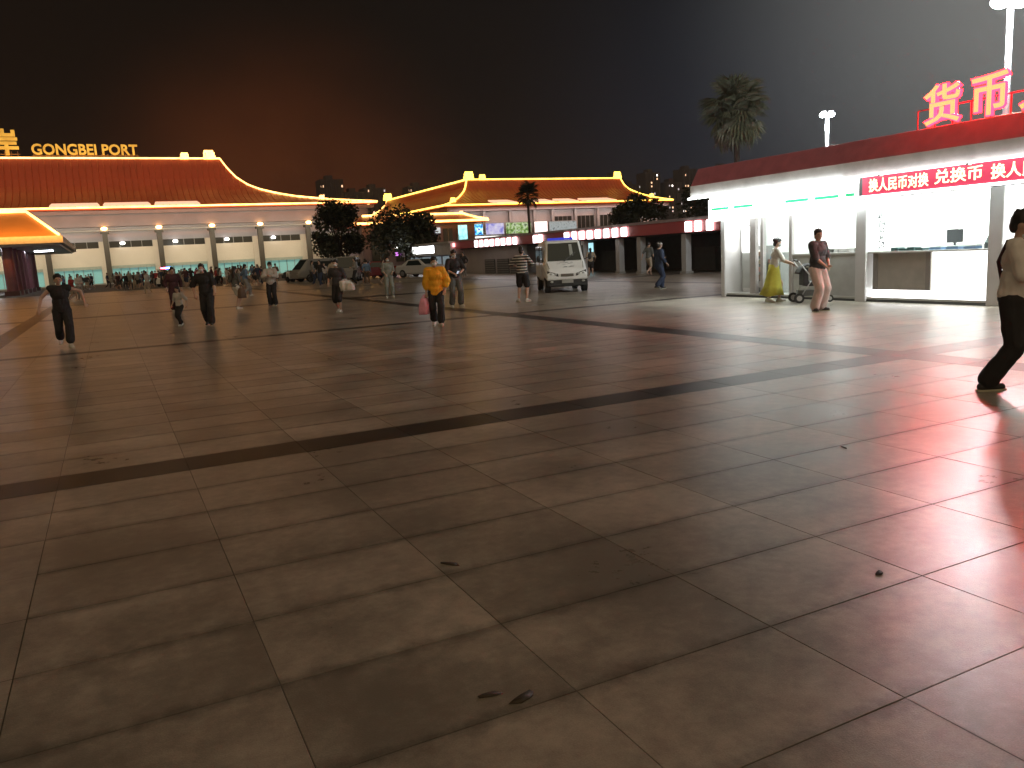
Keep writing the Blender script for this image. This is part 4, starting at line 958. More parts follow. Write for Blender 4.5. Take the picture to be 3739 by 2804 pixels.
def striped():
    m = cloth('striped', (.5,.5,.48)).copy(); m.name = 'striped_cloth'; nt = m.node_tree; p = nt.nodes['Principled BSDF']
    t = nt.nodes.new('ShaderNodeTexCoord'); s = nt.nodes.new('ShaderNodeSeparateXYZ'); a = nt.nodes.new('ShaderNodeMath'); a.operation = 'MULTIPLY'; a.inputs[1].default_value = 11.5
    f = nt.nodes.new('ShaderNodeMath'); f.operation = 'FRACT'; g_ = nt.nodes.new('ShaderNodeMath'); g_.operation = 'GREATER_THAN'; g_.inputs[1].default_value = .55
    mxx = nt.nodes.new('ShaderNodeMix'); mxx.data_type = 'RGBA'; mxx.inputs[6].default_value = (.02,.02,.022,1); mxx.inputs[7].default_value = (.55,.54,.5,1)
    L = nt.links.new; L(t.outputs['Object'], s.inputs[0]); L(s.outputs['Z'], a.inputs[0]); L(a.outputs[0], f.inputs[0]); L(f.outputs[0], g_.inputs[0]); L(g_.outputs[0], mxx.inputs[0]); L(mxx.outputs[2], p.inputs['Base Color'])
    return m
K['striped'] = striped()

def remeshed(mb, name, m, parent, vox, smooth_it=4, wob=0.0, seed=0, **kw):
    me = mb.mesh(name); o = bpy.data.objects.new('tmp', me); C.objects.link(o)
    md = o.modifiers.new('r', 'REMESH'); md.mode = 'VOXEL'; md.voxel_size = vox; md.use_smooth_shade = True
    sm = o.modifiers.new('s', 'SMOOTH'); sm.factor = .5; sm.iterations = smooth_it
    bpy.context.view_layer.update(); dg = bpy.context.evaluated_depsgraph_get()
    me2 = bpy.data.meshes.new_from_object(o.evaluated_get(dg)); bpy.data.objects.remove(o)
    if wob:
        n = len(me2.vertices); co = np.empty(n*3); no = np.empty(n*3)
        me2.vertices.foreach_get('co', co); me2.vertex_normals.foreach_get('vector', no); co = co.reshape(-1,3); no = no.reshape(-1,3)
        # soft folds: sums of sines running mostly around and down the cloth
        ph = seed*1.7; x, y, z = co.T
        d = np.sin(x*31+z*9+ph)*np.sin(z*23+y*17+ph*2)+.6*np.sin(y*47-z*31+ph)+.5*np.sin((x+y)*70+z*20+ph)
        co += no*(d*wob)[:, None]; me2.vertices.foreach_set('co', co.ravel())
    me2.name = name; me2.materials.clear(); me2.materials.append(m)
    me2.polygons.foreach_set('use_smooth', [True]*len(me2.polygons))
    if parent is None: return me2
    return link(name, me2, parent, **kw)
def bone(mb, a, b, ra, rb, n=10):
    a, b = Vector(a), Vector(b)
    if (b-a).length > 1e-4: mb.tube([a, a.lerp(b,.5), b], ra, n, rb)
    mb.ball(a, ra, n, 7); mb.ball(b, rb, n, 7)
def ik(a, b, l1, l2, bend):
    a, b = Vector(a), Vector(b); d = b-a; L = min(d.length, (l1+l2)*.999); d.normalize(); b = a+d*L
    x = (l1*l1-l2*l2+L*L)/(2*L); h = math.sqrt(max(0, l1*l1-x*x)); bd = Vector(bend); bd = (bd-d*bd.dot(d)).normalized()
    return a+d*x+bd*h, b
def skeleton(pose):
    # person stands 1.72 tall, faces +y, x to their right
    S = dict(pose); lean = S.get('lean', 0); P = {}
    hz = S.get('hipz', .91); P['pel'] = Vector((0,0,hz))
    def up_(x, y, z):       # torso point, leaned forward about the pelvis
        v = Vector((x, y, z-.91)); v = Matrix.Rotation(-lean, 3, 'X') @ v; v = Matrix.Rotation(S.get('side', 0), 3, 'Y') @ v
        return P['pel']+v
    P['waist'] = up_(0,.005,1.08); P['chest'] = up_(0,.01,1.27); P['neck'] = up_(0,-.005,1.43); P['head'] = up_(0,.02+S.get('headf',0),1.60)
    P['up'] = up_
    for s, k in ((-1,'L'), (1,'R')):
        P['sh'+k] = up_(s*.175, 0, 1.395); P['hip'+k] = P['pel']+Vector((s*.092,0,-.03))
        f = Vector(S['foot'+k]); P['knee'+k], P['ank'+k] = ik(P['hip'+k], f, .425, .415, (s*.08, 1, 0))
        h = Vector(S['hand'+k]); P['elb'+k], P['wri'+k] = ik(P['sh'+k], h, .285, .255, S.get('elb'+k, (s*.6, -1, -.3)))
    return P
def hand(mb, P, k, curl, wide=1.0, n=7):
    s = -1 if k == 'L' else 1
    w = P['wri'+k]; d = (w-P['elb'+k]).normalized(); side = Vector((s,0,0)); pn = d.cross(side)
    pn = pn.normalized() if pn.length > .1 else Vector((0,1,0)); lat = pn.cross(d).normalized()*(1)     # lat: across the knuckles
    palm = w+d*.085; bone(mb, w, palm, .024, .030, n)
    bone(mb, w+lat*.012, palm+lat*.026, .018, .014, n); bone(mb, w-lat*.012, palm-lat*.026, .018, .014, n)
    for i, (o, L) in enumerate([(-.033,.072),(-.011,.082),(.011,.078),(.032,.060)]):
        b = palm+lat*o; q = b+(d*math.cos(curl)+pn*math.sin(curl))*L*.5; e_ = q+(d*math.cos(curl*2.1)+pn*math.sin(curl*2.1))*L*.5
        bone(mb, b-d*.01, q, .0105, .0095, 6); bone(mb, q, e_, .0095, .0075, 6)
    t0 = w+d*.03-lat*s*.024*1; t1 = t0+(d*.7-lat*s*.6+pn*.5).normalized()*.04; t2 = t1+(d*.9+pn*.5).normalized()*.03
    bone(mb, t0, t1, .013, .011, 6); bone(mb, t1, t2, .011, .009, 6)
def body_mb(P, pose, det=True, build=1.0):
    b = MB(); up_ = P['up']
    hd = P['head']; ht = Matrix.Rotation(pose.get('turn', 0), 3, 'Z') @ Matrix.Rotation(-pose.get('nod', 0), 3, 'X')
    b.ball(hd, (.073,.092,.105), 16, 12, ht); b.ball(hd+ht@Vector((0,.022,-.055)), (.055,.062,.062), 12, 8, ht)
    if det:
        b.ball(hd+ht@Vector((0,.100,-.022)), (.014,.020,.026), 8, 6, ht)
        for s in (-1,1): b.ball(hd+ht@Vector((s*.077,-.004,-.018)), (.011,.022,.032), 8, 6, ht)
        b.ball(hd+ht@Vector((0,.086,.02)), (.05,.012,.012), 8, 6, ht)
    bone(b, P['neck'], hd+Vector((0,-.01,-.06)), .054, .050)
    b.ball(P['chest'], (.160*build,.105*build,.175), 14, 9); b.ball(P['waist'], (.135*build,.098*build,.16), 12, 8); b.ball(P['pel'], (.158*build,.112*build,.13), 12, 8)
    bone(b, P['shL'], P['shR'], .062*build, .062*build); bone(b, P['neck'], P['shL'], .055, .055); bone(b, P['neck'], P['shR'], .055, .055)
    for k in 'LR':
        bone(b, P['sh'+k], P['elb'+k], .052*build, .040*build); bone(b, P['elb'+k], P['wri'+k], .041*build, .027)
        if det: hand(b, P, k, pose.get('curl'+k, .5))
        else: b.ball(P['wri'+k]+(P['wri'+k]-P['elb'+k]).normalized()*.07, (.035,.035,.06), 8, 6)
        bone(b, P['hip'+k], P['knee'+k], .085*build, .056*build)
        mid = P['knee'+k].lerp(P['ank'+k], .3); bone(b, P['knee'+k], mid, .053, .056*build); bone(b, mid, P['ank'+k], .056*build, .034)
        fd = foot_dir(P, pose, k); bone(b, P['ank'+k]+Vector((0,0,-.03)), P['ank'+k]+fd*.14+Vector((0,0,-.05+pose.get('toe'+k,0))), .035, .028)
    return b
def foot_dir(P, pose, k):
    a = pose.get('fyaw'+k, -.15 if k == 'R' else .15); return Vector((-math.sin(a), math.cos(a), 0))
def shoes_mb(P, pose, k, grow=1.0):
    b = MB(); a = P['ank'+k]; fd = foot_dir(P, pose, k); t = pose.get('toe'+k, 0); tilt = Vector((0,0,t))
    bone(b, a+fd*-.045+Vector((0,0,-.045)), a+fd*.06+Vector((0,0,-.04))+tilt*.4, .043*grow, .047*grow); bone(b, a+fd*.06+Vector((0,0,-.045))+tilt*.4, a+fd*.155+Vector((0,0,-.052))+tilt, .046*grow, .036*grow)
    bone(b, a+Vector((0,0,.0)), a+Vector((0,0,-.04)), .042*grow, .044*grow)
    return b
def make_person(x, y, face, H, label, pose, top='grey', bottom='black', shoes='dark', sleeve=.55, leg=1.0, hem=.88, hair='short', mask=None, vox=.012, wob=.0022, build=1.0, loose=1.0, skirt=None, seed=1, extra=None, group=None):
    t = thing('person', label, 'person', (x, y, 0), RAD(face-90), group); k = H/1.72; t.scale = (k, k, k)
    P = skeleton(pose); up_ = P['up']
    remeshed(body_mb(P, pose, True, build), 'body', M_skin, t, max(.0075, vox*.8), 3)
    g_ = .016*loose
    if top:
        s = MB(); s.ball(P['chest'], (.168*build+g_,.112*build+g_*1.1,.17), 14, 9); s.ball(P['waist'], (.15*build+g_,.108*build+g_,.17), 14, 8)
        hp = P['pel'].lerp(P['waist'], .25); s.ball(hp, (.165*build+g_*.7,.120*build+g_,.14), 14, 8)
        hemv = P['pel']+Vector((0,0,hem-.91)); s.tube([hemv, hemv.lerp(P['waist'],.5), P['waist']], .15*build+g_*.6, 16)
        for i in range(len(s.v)-48, len(s.v)): v = s.v[i]; s.v[i] = (v[0]*1.05, P['waist'].y+(v[1]-P['waist'].y)*.80, v[2])
        bone(s, P['shL'], P['shR'], .066*build+g_*.6, .066*build+g_*.6); nk = P['neck']+Vector((0,0,-.01))
        bone(s, nk, P['shL'], .056, .062); bone(s, nk, P['shR'], .056, .062)
        for q in 'LR':
            if sleeve > 0:
                e1 = P['sh'+q].lerp(P['elb'+q], min(1, sleeve*1.9)); bone(s, P['sh'+q], e1, .060*build+g_*.8, .052*build+g_)
                if sleeve > .55: e2 = P['elb'+q].lerp(P['wri'+q], (sleeve-.55)/.45); bone(s, P['elb'+q], e2, .046*build+g_, .038*build+g_*.8)
        remeshed(s, 'shirt', K[top], t, vox, 2, wob*1.2, seed)
    if skirt:
        s = MB(); s.tube([P['pel']+Vector((0,0,.12)), P['pel']+Vector((0,0,-.1)), P['pel']+Vector((.0,-.02,-.45)), P['pel']+Vector((0,-.04,-(.91-skirt)))], .15, 28, .15)
        n = 28
        for i in range(4):
            rr_ = [.145, .19, .26, .35][i]
            for j in range(n):
                a = 2*math.pi*j/n; f = 1+(.07*math.sin(a*7)+.04*math.sin(a*11+1))*(i/3)
                c = [P['pel']+Vector((0,0,.12)), P['pel']+Vector((0,0,-.1)), P['pel']+Vector((0,-.03,-.45)), P['pel']+Vector((0,-.06,-(.91-skirt)))][i]
                s.v[i*n+j] = (c.x+rr_*f*math.cos(a), c.y+rr_*.85*f*math.sin(a), c.z+.02*math.sin(a*3)*(i == 3))
        s.build('skirt', K[bottom], t, smooth=True)
    elif bottom:
        s = MB(); g_ = .016*min(loose, 1.6); s.ball(P['pel'], (.162*build+g_*.6,.118*build+g_*.6,.125), 14, 8); bone(s, P['pel']+Vector((-.06,0,.07)), P['pel']+Vector((.06,0,.07)), .105, .105)
        for q in 'LR':
            if leg >= .5: kk = P['knee'+q]
            else: kk = P['hip'+q].lerp(P['knee'+q], leg*2)
            bone(s, P['hip'+q], kk, .090*build+g_, (.062 if leg >= .5 else .078)*build+g_*1.2)
            if leg > .5:
                e2 = P['knee'+q].lerp(P['ank'+q], min(1, (leg-.5)*2)*.96); bone(s, P['knee'+q], e2, .063*build+g_*1.1, .046*build+g_*1.4*min(loose,1.5))
        remeshed(s, 'trousers', K[bottom], t, vox, 2, wob, seed+3)
    for q in 'LR':
        sh = remeshed(shoes_mb(P, pose, q), 'shoe', M_shw if shoes == 'white' else M_shb, t, .011, 2)
        b = MB(); a = P['ank'+q]; fd = foot_dir(P, pose, q); tl = pose.get('toe'+q, 0); side = Vector((fd.y,-fd.x,0)); pts = []
        for u, w in [(-.085,.028),(-.05,.043),(.03,.040),(.10,.047),(.16,.040),(.195,.018)]: pts.append((u, w))
        ring = [(u, w) for u, w in pts]+[(u, -w) for u, w in reversed(pts)]
        tv = [a+fd*u+side*w+Vector((0,0,-.068+tl*max(0,u)*6)) for u, w in ring]; bv = [a+fd*u+side*w+Vector((0,0,-.088+tl*max(0,u)*6)) for u, w in ring]; n = len(ring)
        b.add(tv+bv, [tuple(range(n)), tuple(reversed(range(n,2*n)))]+[(i,(i+1)%n,(i+1)%n+n,i+n) for i in range(n)])
        b.build('sole', M_sole, sh)
    hd = P['head']; ht = Matrix.Rotation(pose.get('turn', 0), 3, 'Z') @ Matrix.Rotation(-pose.get('nod', 0), 3, 'X')
    hb = MB(); hb.ball(hd+ht@Vector((0,-.020,.030)), (.086,.098,.096), 14, 10, ht); hb.ball(hd+ht@Vector((0,.045,.078)), (.066,.048,.042), 10, 7, ht); hb.ball(hd+ht@Vector((0,-.055,-.03)), (.072,.055,.075), 12, 8, ht)
    rh = random.Random(seed)
    for _ in range(26):
        a = rh.uniform(0, 6.28); e_ = rh.uniform(.2, 1.5); hb.ball(hd+ht@Vector((.078*math.cos(a)*math.cos(e_), -.02+.09*math.sin(a)*math.cos(e_), .035+.09*math.sin(e_))), rh.uniform(.016,.026), 6, 5)
    if hair == 'long': bone(hb, hd+ht@Vector((0,-.06,-.02)), hd+ht@Vector((0,-.10,-.30)), .075, .06); hb.ball(hd+ht@Vector((0,-.1,-.22)), (.095,.05,.16), 10, 7)
    if hair == 'bun': hb.ball(hd+ht@Vector((0,-.10,.05)), .045, 10, 7)
    remeshed(hb, 'hair', M_hair, t, .011, 2, .003, seed)
    fb = MB()
    for s in (-1,1): fb.ball(hd+ht@Vector((s*.030,.084,.004)), (.012,.006,.006), 8, 5, ht)
    fb.build('eyes', M_eye, t)
    if mask == 'up': remeshed(MB().ball(hd+ht@Vector((0,.056,-.045)), (.064,.062,.050), 12, 8, ht), 'face_mask', M_mask, t, .010, 1)
    else:
        MB().ball(hd+ht@Vector((0,.083,-.060)), (.022,.006,.006), 8, 5, ht).build('mouth', M_lip, t)
        if mask == 'chin': remeshed(MB().ball(hd+ht@Vector((0,.052,-.105)), (.055,.050,.035), 12, 8, ht), 'face_mask', M_mask, t, .010, 1)
    if extra: extra(t, P)
    return t, P, k
def world_of(t, v):      # person-local point -> world
    return Matrix.Translation(t.location) @ Matrix.Rotation(t.rotation_euler.z, 4, 'Z') @ Matrix.Diagonal((*t.scale, 1)) @ Vector(v)
def bag(name, label, cat, at, rz, w, d, h, m, strap=.12):
    t = thing(name, label, cat, at, rz)
    b = MB(); b.box(-w/2, w/2, -d/2, d/2, -strap-h, -strap); me = b.mesh('bag')
    bm = bmesh.new(); bm.from_mesh(me); bmesh.ops.subdivide_edges(bm, edges=bm.edges[:], cuts=3, use_grid_fill=True)
    for v in bm.verts:
        q = (v.co.z+strap)/-h; v.co.x *= .86+.28*q*(1-.4*q); v.co.y *= .5+.9*math.sin(min(1, q*1.3)*1.9); v.co.x += .01*math.sin(v.co.z*40+v.co.y*30)
    bm.to_mesh(me); bm.free(); me.materials.append(m); me.polygons.foreach_set('use_smooth', [True]*len(me.polygons)); link('bag_body', me, t)
    for s in (-1, 1): MB().tube([(-w*.25,s*d*.2,-strap),(-w*.12,s*.01,-strap*.2),(w*.12,s*.01,-strap*.2),(w*.25,s*d*.2,-strap)], .008, 5).build('handle', m, t)
    return t
def phone(at, rz, label):
    t = thing('phone', label, 'phone', at, rz); MB().box(-.037,.037,-.005,.005,-.075,.075).build('case', M_blk, t, bevel=.003)
    MB().box(-.033,.033,.0051,.006,-.07,.07).build('screen', emi('phone_screen', (.7,.8,1), .8), t); t.rotation_euler = (RAD(-55), 0, rz); return t
RT = -26.12     # heading of the picture's right; the camera looks along 63.88
CAMF = -116.12
def stand(w=.11, st=0.0): return dict(footL=(-w, st, .085), footR=(w, -st, .085), handL=(-.27,.06,.86), handR=(.27,.06,.86))
def walk(st=.30, lift=.05, arms=.22):
    return dict(hipz=.89, lean=.05, footL=(-.08, st, .09), footR=(.08, -st, .12+lift), toeR=-.06, toeL=.01, handL=(-.27,-arms,.90), handR=(.27,arms+.05,.93))

# 1 man in grey shirt walking at the right edge (faces the picture's right and a little towards the camera)
ps = dict(hipz=.885, lean=.04, footL=(-.14,.34,.085), footR=(.12,-.18,.085), toeR=0, toeL=.015, fyawR=.75, fyawL=.5, handL=(-.03,.33,1.10), handR=(.07,.31,1.08), elbL=(-.8,-.5,-.8), elbR=(.8,-.6,-.8), curlL=.8, curlR=.8, turn=.0, nod=.30)
man, P, kk_ = make_person(7.80, 4.80, -68, 1.76, 'person in grey shirt with crossbody bag striding at the right edge', ps, 'shirtgrey', 'black', 'dark', .50, .97, .84, 'short', 'chin', .011, .0035, 1.03, 1.5, seed=3)
st_ = MB(); pts = [P['up'](.10,.06,1.45), P['up'](.06,.135,1.36), P['up'](-.02,.150,1.22), P['up'](-.12,.15,1.05), P['up'](-.20,.09,.93)]
back = [P['up'](.10,.06,1.45), P['up'](.08,-.08,1.44), P['up'](.0,-.155,1.25), P['up'](-.14,-.13,1.03), P['up'](-.21,.02,.92)]
cb = thing('shoulder_bag', 'black crossbody bag hanging at the hip of the man in grey shirt', 'bag', man.location, man.rotation_euler.z); cb.scale = man.scale
sm_ = MB()
for pl_ in (pts, back):
    sm_.tube(pl_, .02, 6)
sm_.build('strap', K['maroon'], cb)
remeshed(MB().box(-.34,-.20,-.10,.16,.68,.95).ball((-.28,.03,.80), (.09,.16,.14), 10, 7), 'bag_body', K['charcoal'], cb, .014, 6, .002, 4)
hp = world_of(man, (P['wri'+'L']+P['wri'+'R'])/2+Vector((0,.10,.0))); phone(hp, man.rotation_euler.z, 'phone held in both hands by the man in grey shirt')

# 2 person in dark tee and pinkish trousers near the kiosk
ps = dict(footL=(-.13,.0,.085), footR=(.15,.05,.085), fyawR=-.5, fyawL=.2, handL=(-.10,.20,.98), handR=(.02,.21,.95), elbL=(-.9,-.5,-.5), elbR=(.9,-.6,-.4), curlL=.7, curlR=.7, turn=-.5, hipz=.905)
make_person(13.55, 12.55, -85, 1.74, 'stout person in dark tee and wide pinkish white trousers before the kiosk', ps, 'charcoal', 'pinkish', 'dark', .52, .98, .93, 'short', None, .013, .0035, 1.13, 1.5, seed=5)
# 3 woman with stroller
ps = walk(.16, .0, .0); ps.update(handL=(-.18,.42,1.02), handR=(.18,.42,1.02), lean=.12, elbL=(-.5,-1,-.6), elbR=(.5,-1,-.6), curlL=.9, curlR=.9, nod=.2)
make_person(14.95, 15.25, RT-5, 1.62, 'person in pale top and long yellow skirt pushing a stroller at the kiosk', ps, 'white', 'yellow', 'white', .55, 1, .95, 'bun', 'up', .013, .002, .92, 1.0, skirt=.22, seed=6)
stx = thing('stroller', 'black baby stroller with light frame in front of the kiosk doorway', 'stroller', (15.33, 14.47, 0), RAD(RT-4-90))
def tb(name, pts, r, m, n=6): return MB().tube(pts, r, n).build(name, m, stx, smooth=True)
for s in (-1, 1):
    tb('frame_tube', [(s*.24,-.32,1.02),(s*.25,.0,.60),(s*.24,.42,.16)], .016, M_pole); tb('frame_tube', [(s*.25,-.28,.12),(s*.25,.02,.58)], .014, M_pole)
    for yy, R in ((-.30,.12),(.42,.09)):
        w = MB().cyl((s*.26, yy, R), R, .045, 16, 'x').build('wheel', M_tyre, stx); MB().cyl((s*.26, yy, R), R*.55, .05, 12, 'x').build('hub', M_pole, w)
tb('handle', [(-.24,-.32,1.02),(0,-.335,1.04),(.24,-.32,1.02)], .02, M_blk); tb('axle', [(-.25,-.28,.12),(.25,-.28,.12)], .012, M_pole)
remeshed(MB().box(-.2,.2,-.1,.28,.40,.50).box(-.2,.2,-.18,-.06,.42,.86).box(-.2,.2,.24,.40,.30,.44), 'seat', K['charcoal'], stx, .02, 4)
cn = MB(); nn = 10
for i in range(nn+1):
    a = math.pi*(.95-.62*i/nn)
    for j in range(7):
        f = (j/6-.5)*2; cn.v.append((f*.23, -.02-.30*math.cos(a)*math.cos(f*.5)*-1, .66+.30*math.sin(a)*(1-.15*f*f)))
for i in range(nn):
    for j in range(6): q = i*7+j; cn.f.append((q,q+1,q+8,q+7))
o_ = cn.build('canopy', K['black'], stx, smooth=True); sd = o_.modifiers.new('th','SOLIDIFY'); sd.thickness = .015
MB().box(-.18,.18,-.25,.1,.16,.30).build('basket', K['darkgrey'], stx)
# 4 striped tee
ps = dict(footL=(-.17,.06,.085), footR=(.12,-.02,.085), fyawL=.6, fyawR=-.5, handL=(-.20,.24,1.12), handR=(.10,.22,1.20), elbL=(-1,-.3,-.4), elbR=(1,-.3,-.4), nod=.2, curlL=.8, curlR=.8)
make_person(11.9, 23.1, CAMF+180-15, 1.74, 'person in black and white striped tee and black shorts left of the cart', ps, 'striped', 'black', 'white', .55, .42, .92, 'short', None, .014, .003, 1.02, 1.5, seed=7)
# 5 yellow-orange top, pink bag
ps = walk(.17, .02, .02); ps.update(handL=(-.22,.10,.88), handR=(.24,.05,.84), elbL=(-1,-.6,0), elbR=(1,-.6,0))
w5, P5, _ = make_person(6.71, 17.4, CAMF+6, 1.60, 'person in loose orange top and black trousers carrying a pink bag', ps, 'orange', 'black', 'white', .75, .93, .80, 'bun', 'up', .013, .004, .95, 3.4, seed=8)
bag('carrier_bag', 'pink cloth bag carried by the person in orange top', 'bag', world_of(w5, P5['wriR']+Vector((.05,.04,-.02))), w5.rotation_euler.z+1.2, .34, .14, .36, K['pink'], .10)
# 6 black tee behind
ps = dict(footL=(-.13,.04,.085), footR=(.12,-.06,.085), fyawL=.3, handL=(-.12,.25,1.05), handR=(.10,.24,1.03), elbL=(-1,-.5,-.4), elbR=(1,-.5,-.4), nod=.25, curlL=.8, curlR=.8)
w6, P6, _ = make_person(9.56, 23.1, CAMF+20, 1.76, 'person in black tee and grey trousers standing behind the orange top', ps, 'black', 'darkgrey', 'white', .55, .92, .92, 'short', 'up', .014, .003, 1.0, 1.5, seed=9)
phone(world_of(w6, (P6['wriL']+P6['wriR'])/2+Vector((0,.09,.02))), w6.rotation_euler.z, 'phone held by the person in black tee')
# 7 dark top shorts, white plastic bags
ps = walk(.12, .0, .02); ps.update(handR=(.25,.16,.98), handL=(-.24,.0,.86))
w7, P7, _ = make_person(6.47, 25.3, CAMF-10, 1.68, 'person in dark clothes with bare calves carrying white bags', ps, 'charcoal', 'black', 'white', .5, .60, .9, 'short', 'up', .015, .003, 1.0, 1.4, seed=10)
bag('carrier_bag', 'white plastic bag in the left hand of the bare-calved person', 'bag', world_of(w7, P7['wriL']+Vector((-.02,.03,.22))), 0.3, .34, .2, .32, K['white'], .06)
bag('carrier_bag', 'small white plastic bag held beside the bare-calved person, outer one', 'bag', world_of(w7, P7['wriL']+Vector((-.24,.10,.16))), 1.0, .22, .14, .24, K['white'], .06)
# 8 white shirt, hands up
ps = dict(footL=(-.10,.0,.085), footR=(.10,-.02,.085), handL=(-.05,.24,1.18), handR=(.05,.24,1.18), elbL=(-1,-.2,-.6), elbR=(1,-.2,-.6), nod=.3, curlL=.8, curlR=.8)
w8, P8, _ = make_person(5.79, 33.0, CAMF, 1.72, 'person in loose white shirt and black trousers holding both hands at the chest', ps, 'pale', 'black', 'dark', .85, .97, .84, 'short', 'up', .016, .004, 1.0, 2.2, seed=11)
# 9 person in grey with long hair, white shorts and shoulder bag
ps = stand(.09, .06); ps.update(handL=(-.26,.02,.88))
w9, P9, _ = make_person(4.34, 32.3, CAMF+150, 1.62, 'long-haired person in dark grey top and white shorts with brown bag', ps, 'darkgrey', 'white', 'white', .5, .34, .95, 'long', None, .016, .003, .93, 1.2, seed=12)
bag('handbag', 'brown bag at the side of the long-haired person', 'bag', world_of(w9, (.30,.0,1.0)), 0.6, .26, .13, .38, K['brown'], .14)
# 10 pale blue-grey person behind her
ps = walk(.2, .03, .15)
make_person(6.63, 45.5, CAMF+120, 1.74, 'person in pale grey-blue clothes just right of the long-haired person', ps, 'blue', 'grey', 'white', .6, .95, .9, 'short', 'up', .018, .003, 1.0, 1.4, seed=13)
# 11 all in black, arm bent, with a child carried behind on the arm side
ps = walk(.20, .02, .05); ps.update(handL=(-.24,.20,.92), handR=(.30,.10,.88), side=.10, elbR=(1,-.6,0), lean=.02)
make_person(2.46, 24.3, CAMF+10, 1.76, 'person all in black with bare forearms walking near the left group', ps, 'black', 'black', 'dark', .5, .97, .86, 'short', 'up', .014, .003, 1.05, 1.7, seed=14)
ps = walk(.14, .02, .10)
make_person(1.75, 24.9, CAMF-20, 1.15, 'small child in dark trousers and pale top beside the person all in black', ps, 'pale', 'black', 'white', .6, .95, .95, 'short', None, .018, .002, .95, 1.2, seed=15)
# 12 dark figure
ps = walk(.14, .02, .06)
make_person(2.22, 33.4, CAMF+30, 1.74, 'person in dark purple-black clothes by the blue beacon reflection', ps, 'maroon', 'maroon', 'white', .85, .95, .82, 'short', None, .016, .003, 1.04, 1.8, seed=16)
# 13 far left striding figure
ps = dict(hipz=.87, lean=.12, footL=(-.07,.26,.09), footR=(.09,-.30,.20), toeR=-.05, handL=(-.48,.02,1.02), handR=(.45,.10,.92), elbL=(-1,-.5,.1), elbR=(1,-.5,0), curlL=.3, curlR=.3)
make_person(-1.01, 20.9, CAMF+32, 1.70, 'person in black sleeveless top and wide black trousers with arms spread, far left', ps, 'black', 'black', 'white', 0.0, .90, .86, 'short', None, .013, .003, 1.0, 2.0, seed=17)
# 14 pale grey slim figure
ps = stand(.12, .03); ps.update(handL=(-.12,.22,1.0), handR=(.14,.2,.98))
make_person(10.41, 32.3, CAMF+15, 1.70, 'person in pale grey-green clothes standing before the parked pale car', ps, 'greygreen', 'greygreen', 'white', .6, .95, .9, 'short', 'up', .018, .003, .95, 1.2, seed=18)
# 15 dark blue person with cap near the kiosk
ps = walk(.15, .02, .12); ps.update(handL=(-.18,.28,1.12))
def cap(t, P):
    remeshed(MB().ball(P['head']+Vector((0,-.005,.055)), (.092,.105,.062), 12, 8).box(-.06,.06,.05,.17,.0+P['head'].z+.04,P['head'].z+.052), 'cap', K['white'], t, .011, 2)
make_person(17.66, 23.6, RT+20, 1.70, 'person in dark blue clothes and white cap between the cart and the kiosk', ps, 'navy', 'navy', 'dark', .85, .96, .88, 'short', None, .016, .003, 1.0, 1.4, seed=19, extra=cap)
# 16 shopkeeper-like person inside the doorway
ps = stand(.1, 0.0); ps.update(handL=(-.1,.28,1.1), handR=(.1,.28,1.1))
make_person(17.5, 15.3, 200, 1.66, 'person with dark hair standing inside the kiosk shop by the window', ps, 'grey', 'charcoal', 'dark', .6, 1, .9, 'short', 'up', .018, .003, 1.0, 1.2, seed=20)

# ---- the distant crowd: six poses, each copied with its parts
def crowd_proto(pose, leg, sleeve, hair, build=1.0, skirt=False, seed=1):
    P = skeleton(pose); out = {}
    out['body'] = remeshed(body_mb(P, pose, False, build), 'body', M_skin, None, .03, 1)
    s = MB(); s.ball(P['chest'], (.185,.13,.17), 10, 7); s.ball(P['waist'], (.17,.125,.18), 10, 7); bone(s, P['shL'], P['shR'], .075, .075, 8); s.ball(P['pel']+Vector((0,0,.03)), (.175,.135,.13), 10, 7)
    for q in 'LR':
        e1 = P['sh'+q].lerp(P['elb'+q], min(1, sleeve*1.9)); bone(s, P['sh'+q], e1, .072, .064, 8)
        if sleeve > .55: bone(s, P['elb'+q], P['elb'+q].lerp(P['wri'+q], .9), .058, .05, 8)
    out['shirt'] = remeshed(s, 'shirt', K['grey'], None, .03, 1)
    s = MB(); s.ball(P['pel'], (.17,.125,.12), 10, 7)
    for q in 'LR':
        kk = P['hip'+q].lerp(P['knee'+q], min(1, leg*2)); bone(s, P['hip'+q], kk, .105, .08, 8)
        if leg > .5: bone(s, P['knee'+q], P['ank'+q], .078, .062, 8)
    out['trousers'] = remeshed(s, 'trousers', K['black'], None, .03, 1)
    h = MB(); h.ball(P['head']+Vector((0,-.02,.03)), (.09,.10,.10), 10, 7)
    if hair == 'long': bone(h, P['head']+Vector((0,-.06,0)), P['head']+Vector((0,-.1,-.28)), .08, .06, 8)
    out['hair'] = remeshed(h, 'hair', M_hair, None, .025, 1)
    return out
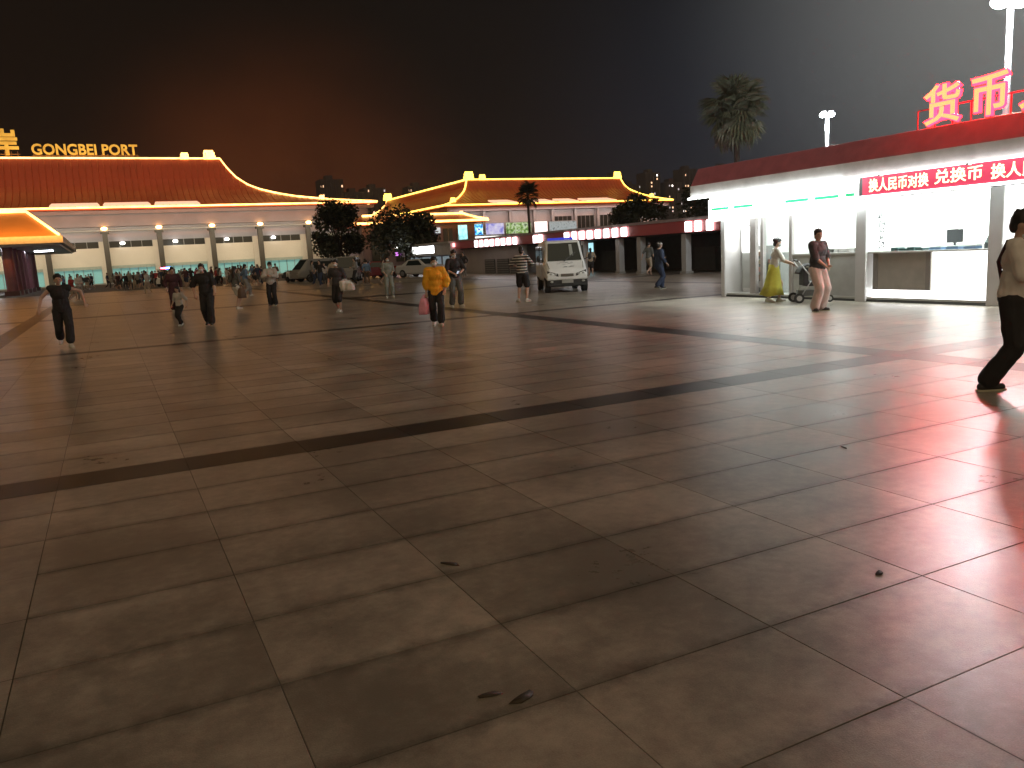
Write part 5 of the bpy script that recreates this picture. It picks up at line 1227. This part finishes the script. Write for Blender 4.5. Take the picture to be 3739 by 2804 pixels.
pr_ = [crowd_proto(stand(.1,.02), 1, .55, 'short'), crowd_proto(walk(.22,.04,.15), 1, .55, 'short'),
       crowd_proto({**stand(.1), 'handL': (-.1,.25,1.1), 'handR': (.1,.25,1.1)}, 1, 1, 'long', .93), crowd_proto(walk(.18,.03,.1), .4, .5, 'long', .93),
       crowd_proto({**walk(.25,.05,.2), 'handR': (.30,.1,.8)}, .45, .5, 'short'), crowd_proto({**stand(.13,.05), 'handL': (-.3,.15,.95), 'lean': .1}, 1, .9, 'short', 1.08)]
posen = ['standing', 'walking', 'with long hair', 'in shorts', 'striding', 'leaning']
tops = ['white','pale','grey','beige','black','pale','grey','blue','red','pale','charcoal','navy','darkgrey','greygreen','black','brown','maroon']
tword = dict(white='white', black='black', grey='grey', beige='beige', pink='pink', blue='blue', red='red', pale='off-white', charcoal='charcoal', navy='navy', darkgrey='dark grey', greygreen='grey-green', brown='brown', maroon='maroon')
rc = random.Random(21)
spots = []
# (x range along the terminal front, y range) of the places where the crowd stands
zones = [(-4.5, 1, 88, 104, 14, 'near the canopy pillars'), (1, 6, 82, 104, 26, 'below the left terminal columns'), (6, 10, 78, 100, 26, 'near the blue beacon'),
         (9, 13, 66, 90, 22, 'before the terminal glass doors'), (12, 16.5, 50, 62, 9, 'by the parked vans'), (-2.2, 4.5, 55, 68, 4, 'alone in the open'),
         (19, 25, 44, 56, 4, 'beside the shop arcade'), (24, 30, 33, 42, 3, 'inside the dark arcade')]
used = set(); idx = 0
for (x0, x1, y0, y1, n, where) in zones:
    for _ in range(n):
        for tries in range(60):
            x, y = rc.uniform(x0, x1), rc.uniform(y0, y1)
            if all((x-a)**2+(y-b)**2 > .8 for a, b in spots): break
        spots.append((x, y)); k = idx % 6
        for tries in range(80):
            tp, bt = rc.choice(tops), rc.choice(['black','charcoal','navy','beige','grey','brown'])
            if (tp, bt, where, k) not in used and tp != bt: break
        used.add((tp, bt, where, k)); idx += 1
        lab = 'person in %s top and %s bottoms %s %s' % (tword[tp], bt, posen[k], where)
        t = thing('person', lab, 'person', (x, y, 0), rc.uniform(0, 6.28), 'distant crowd on the far side of the plaza')
        s_ = rc.uniform(.90, 1.05); t.scale = (s_, s_, s_)
        for nm_, me in pr_[k].items():
            o = link(nm_, me, t)
            if nm_ == 'shirt': o.material_slots[0].link = 'OBJECT'; o.material_slots[0].material = K[tp]
            if nm_ == 'trousers': o.material_slots[0].link = 'OBJECT'; o.material_slots[0].material = K[bt]
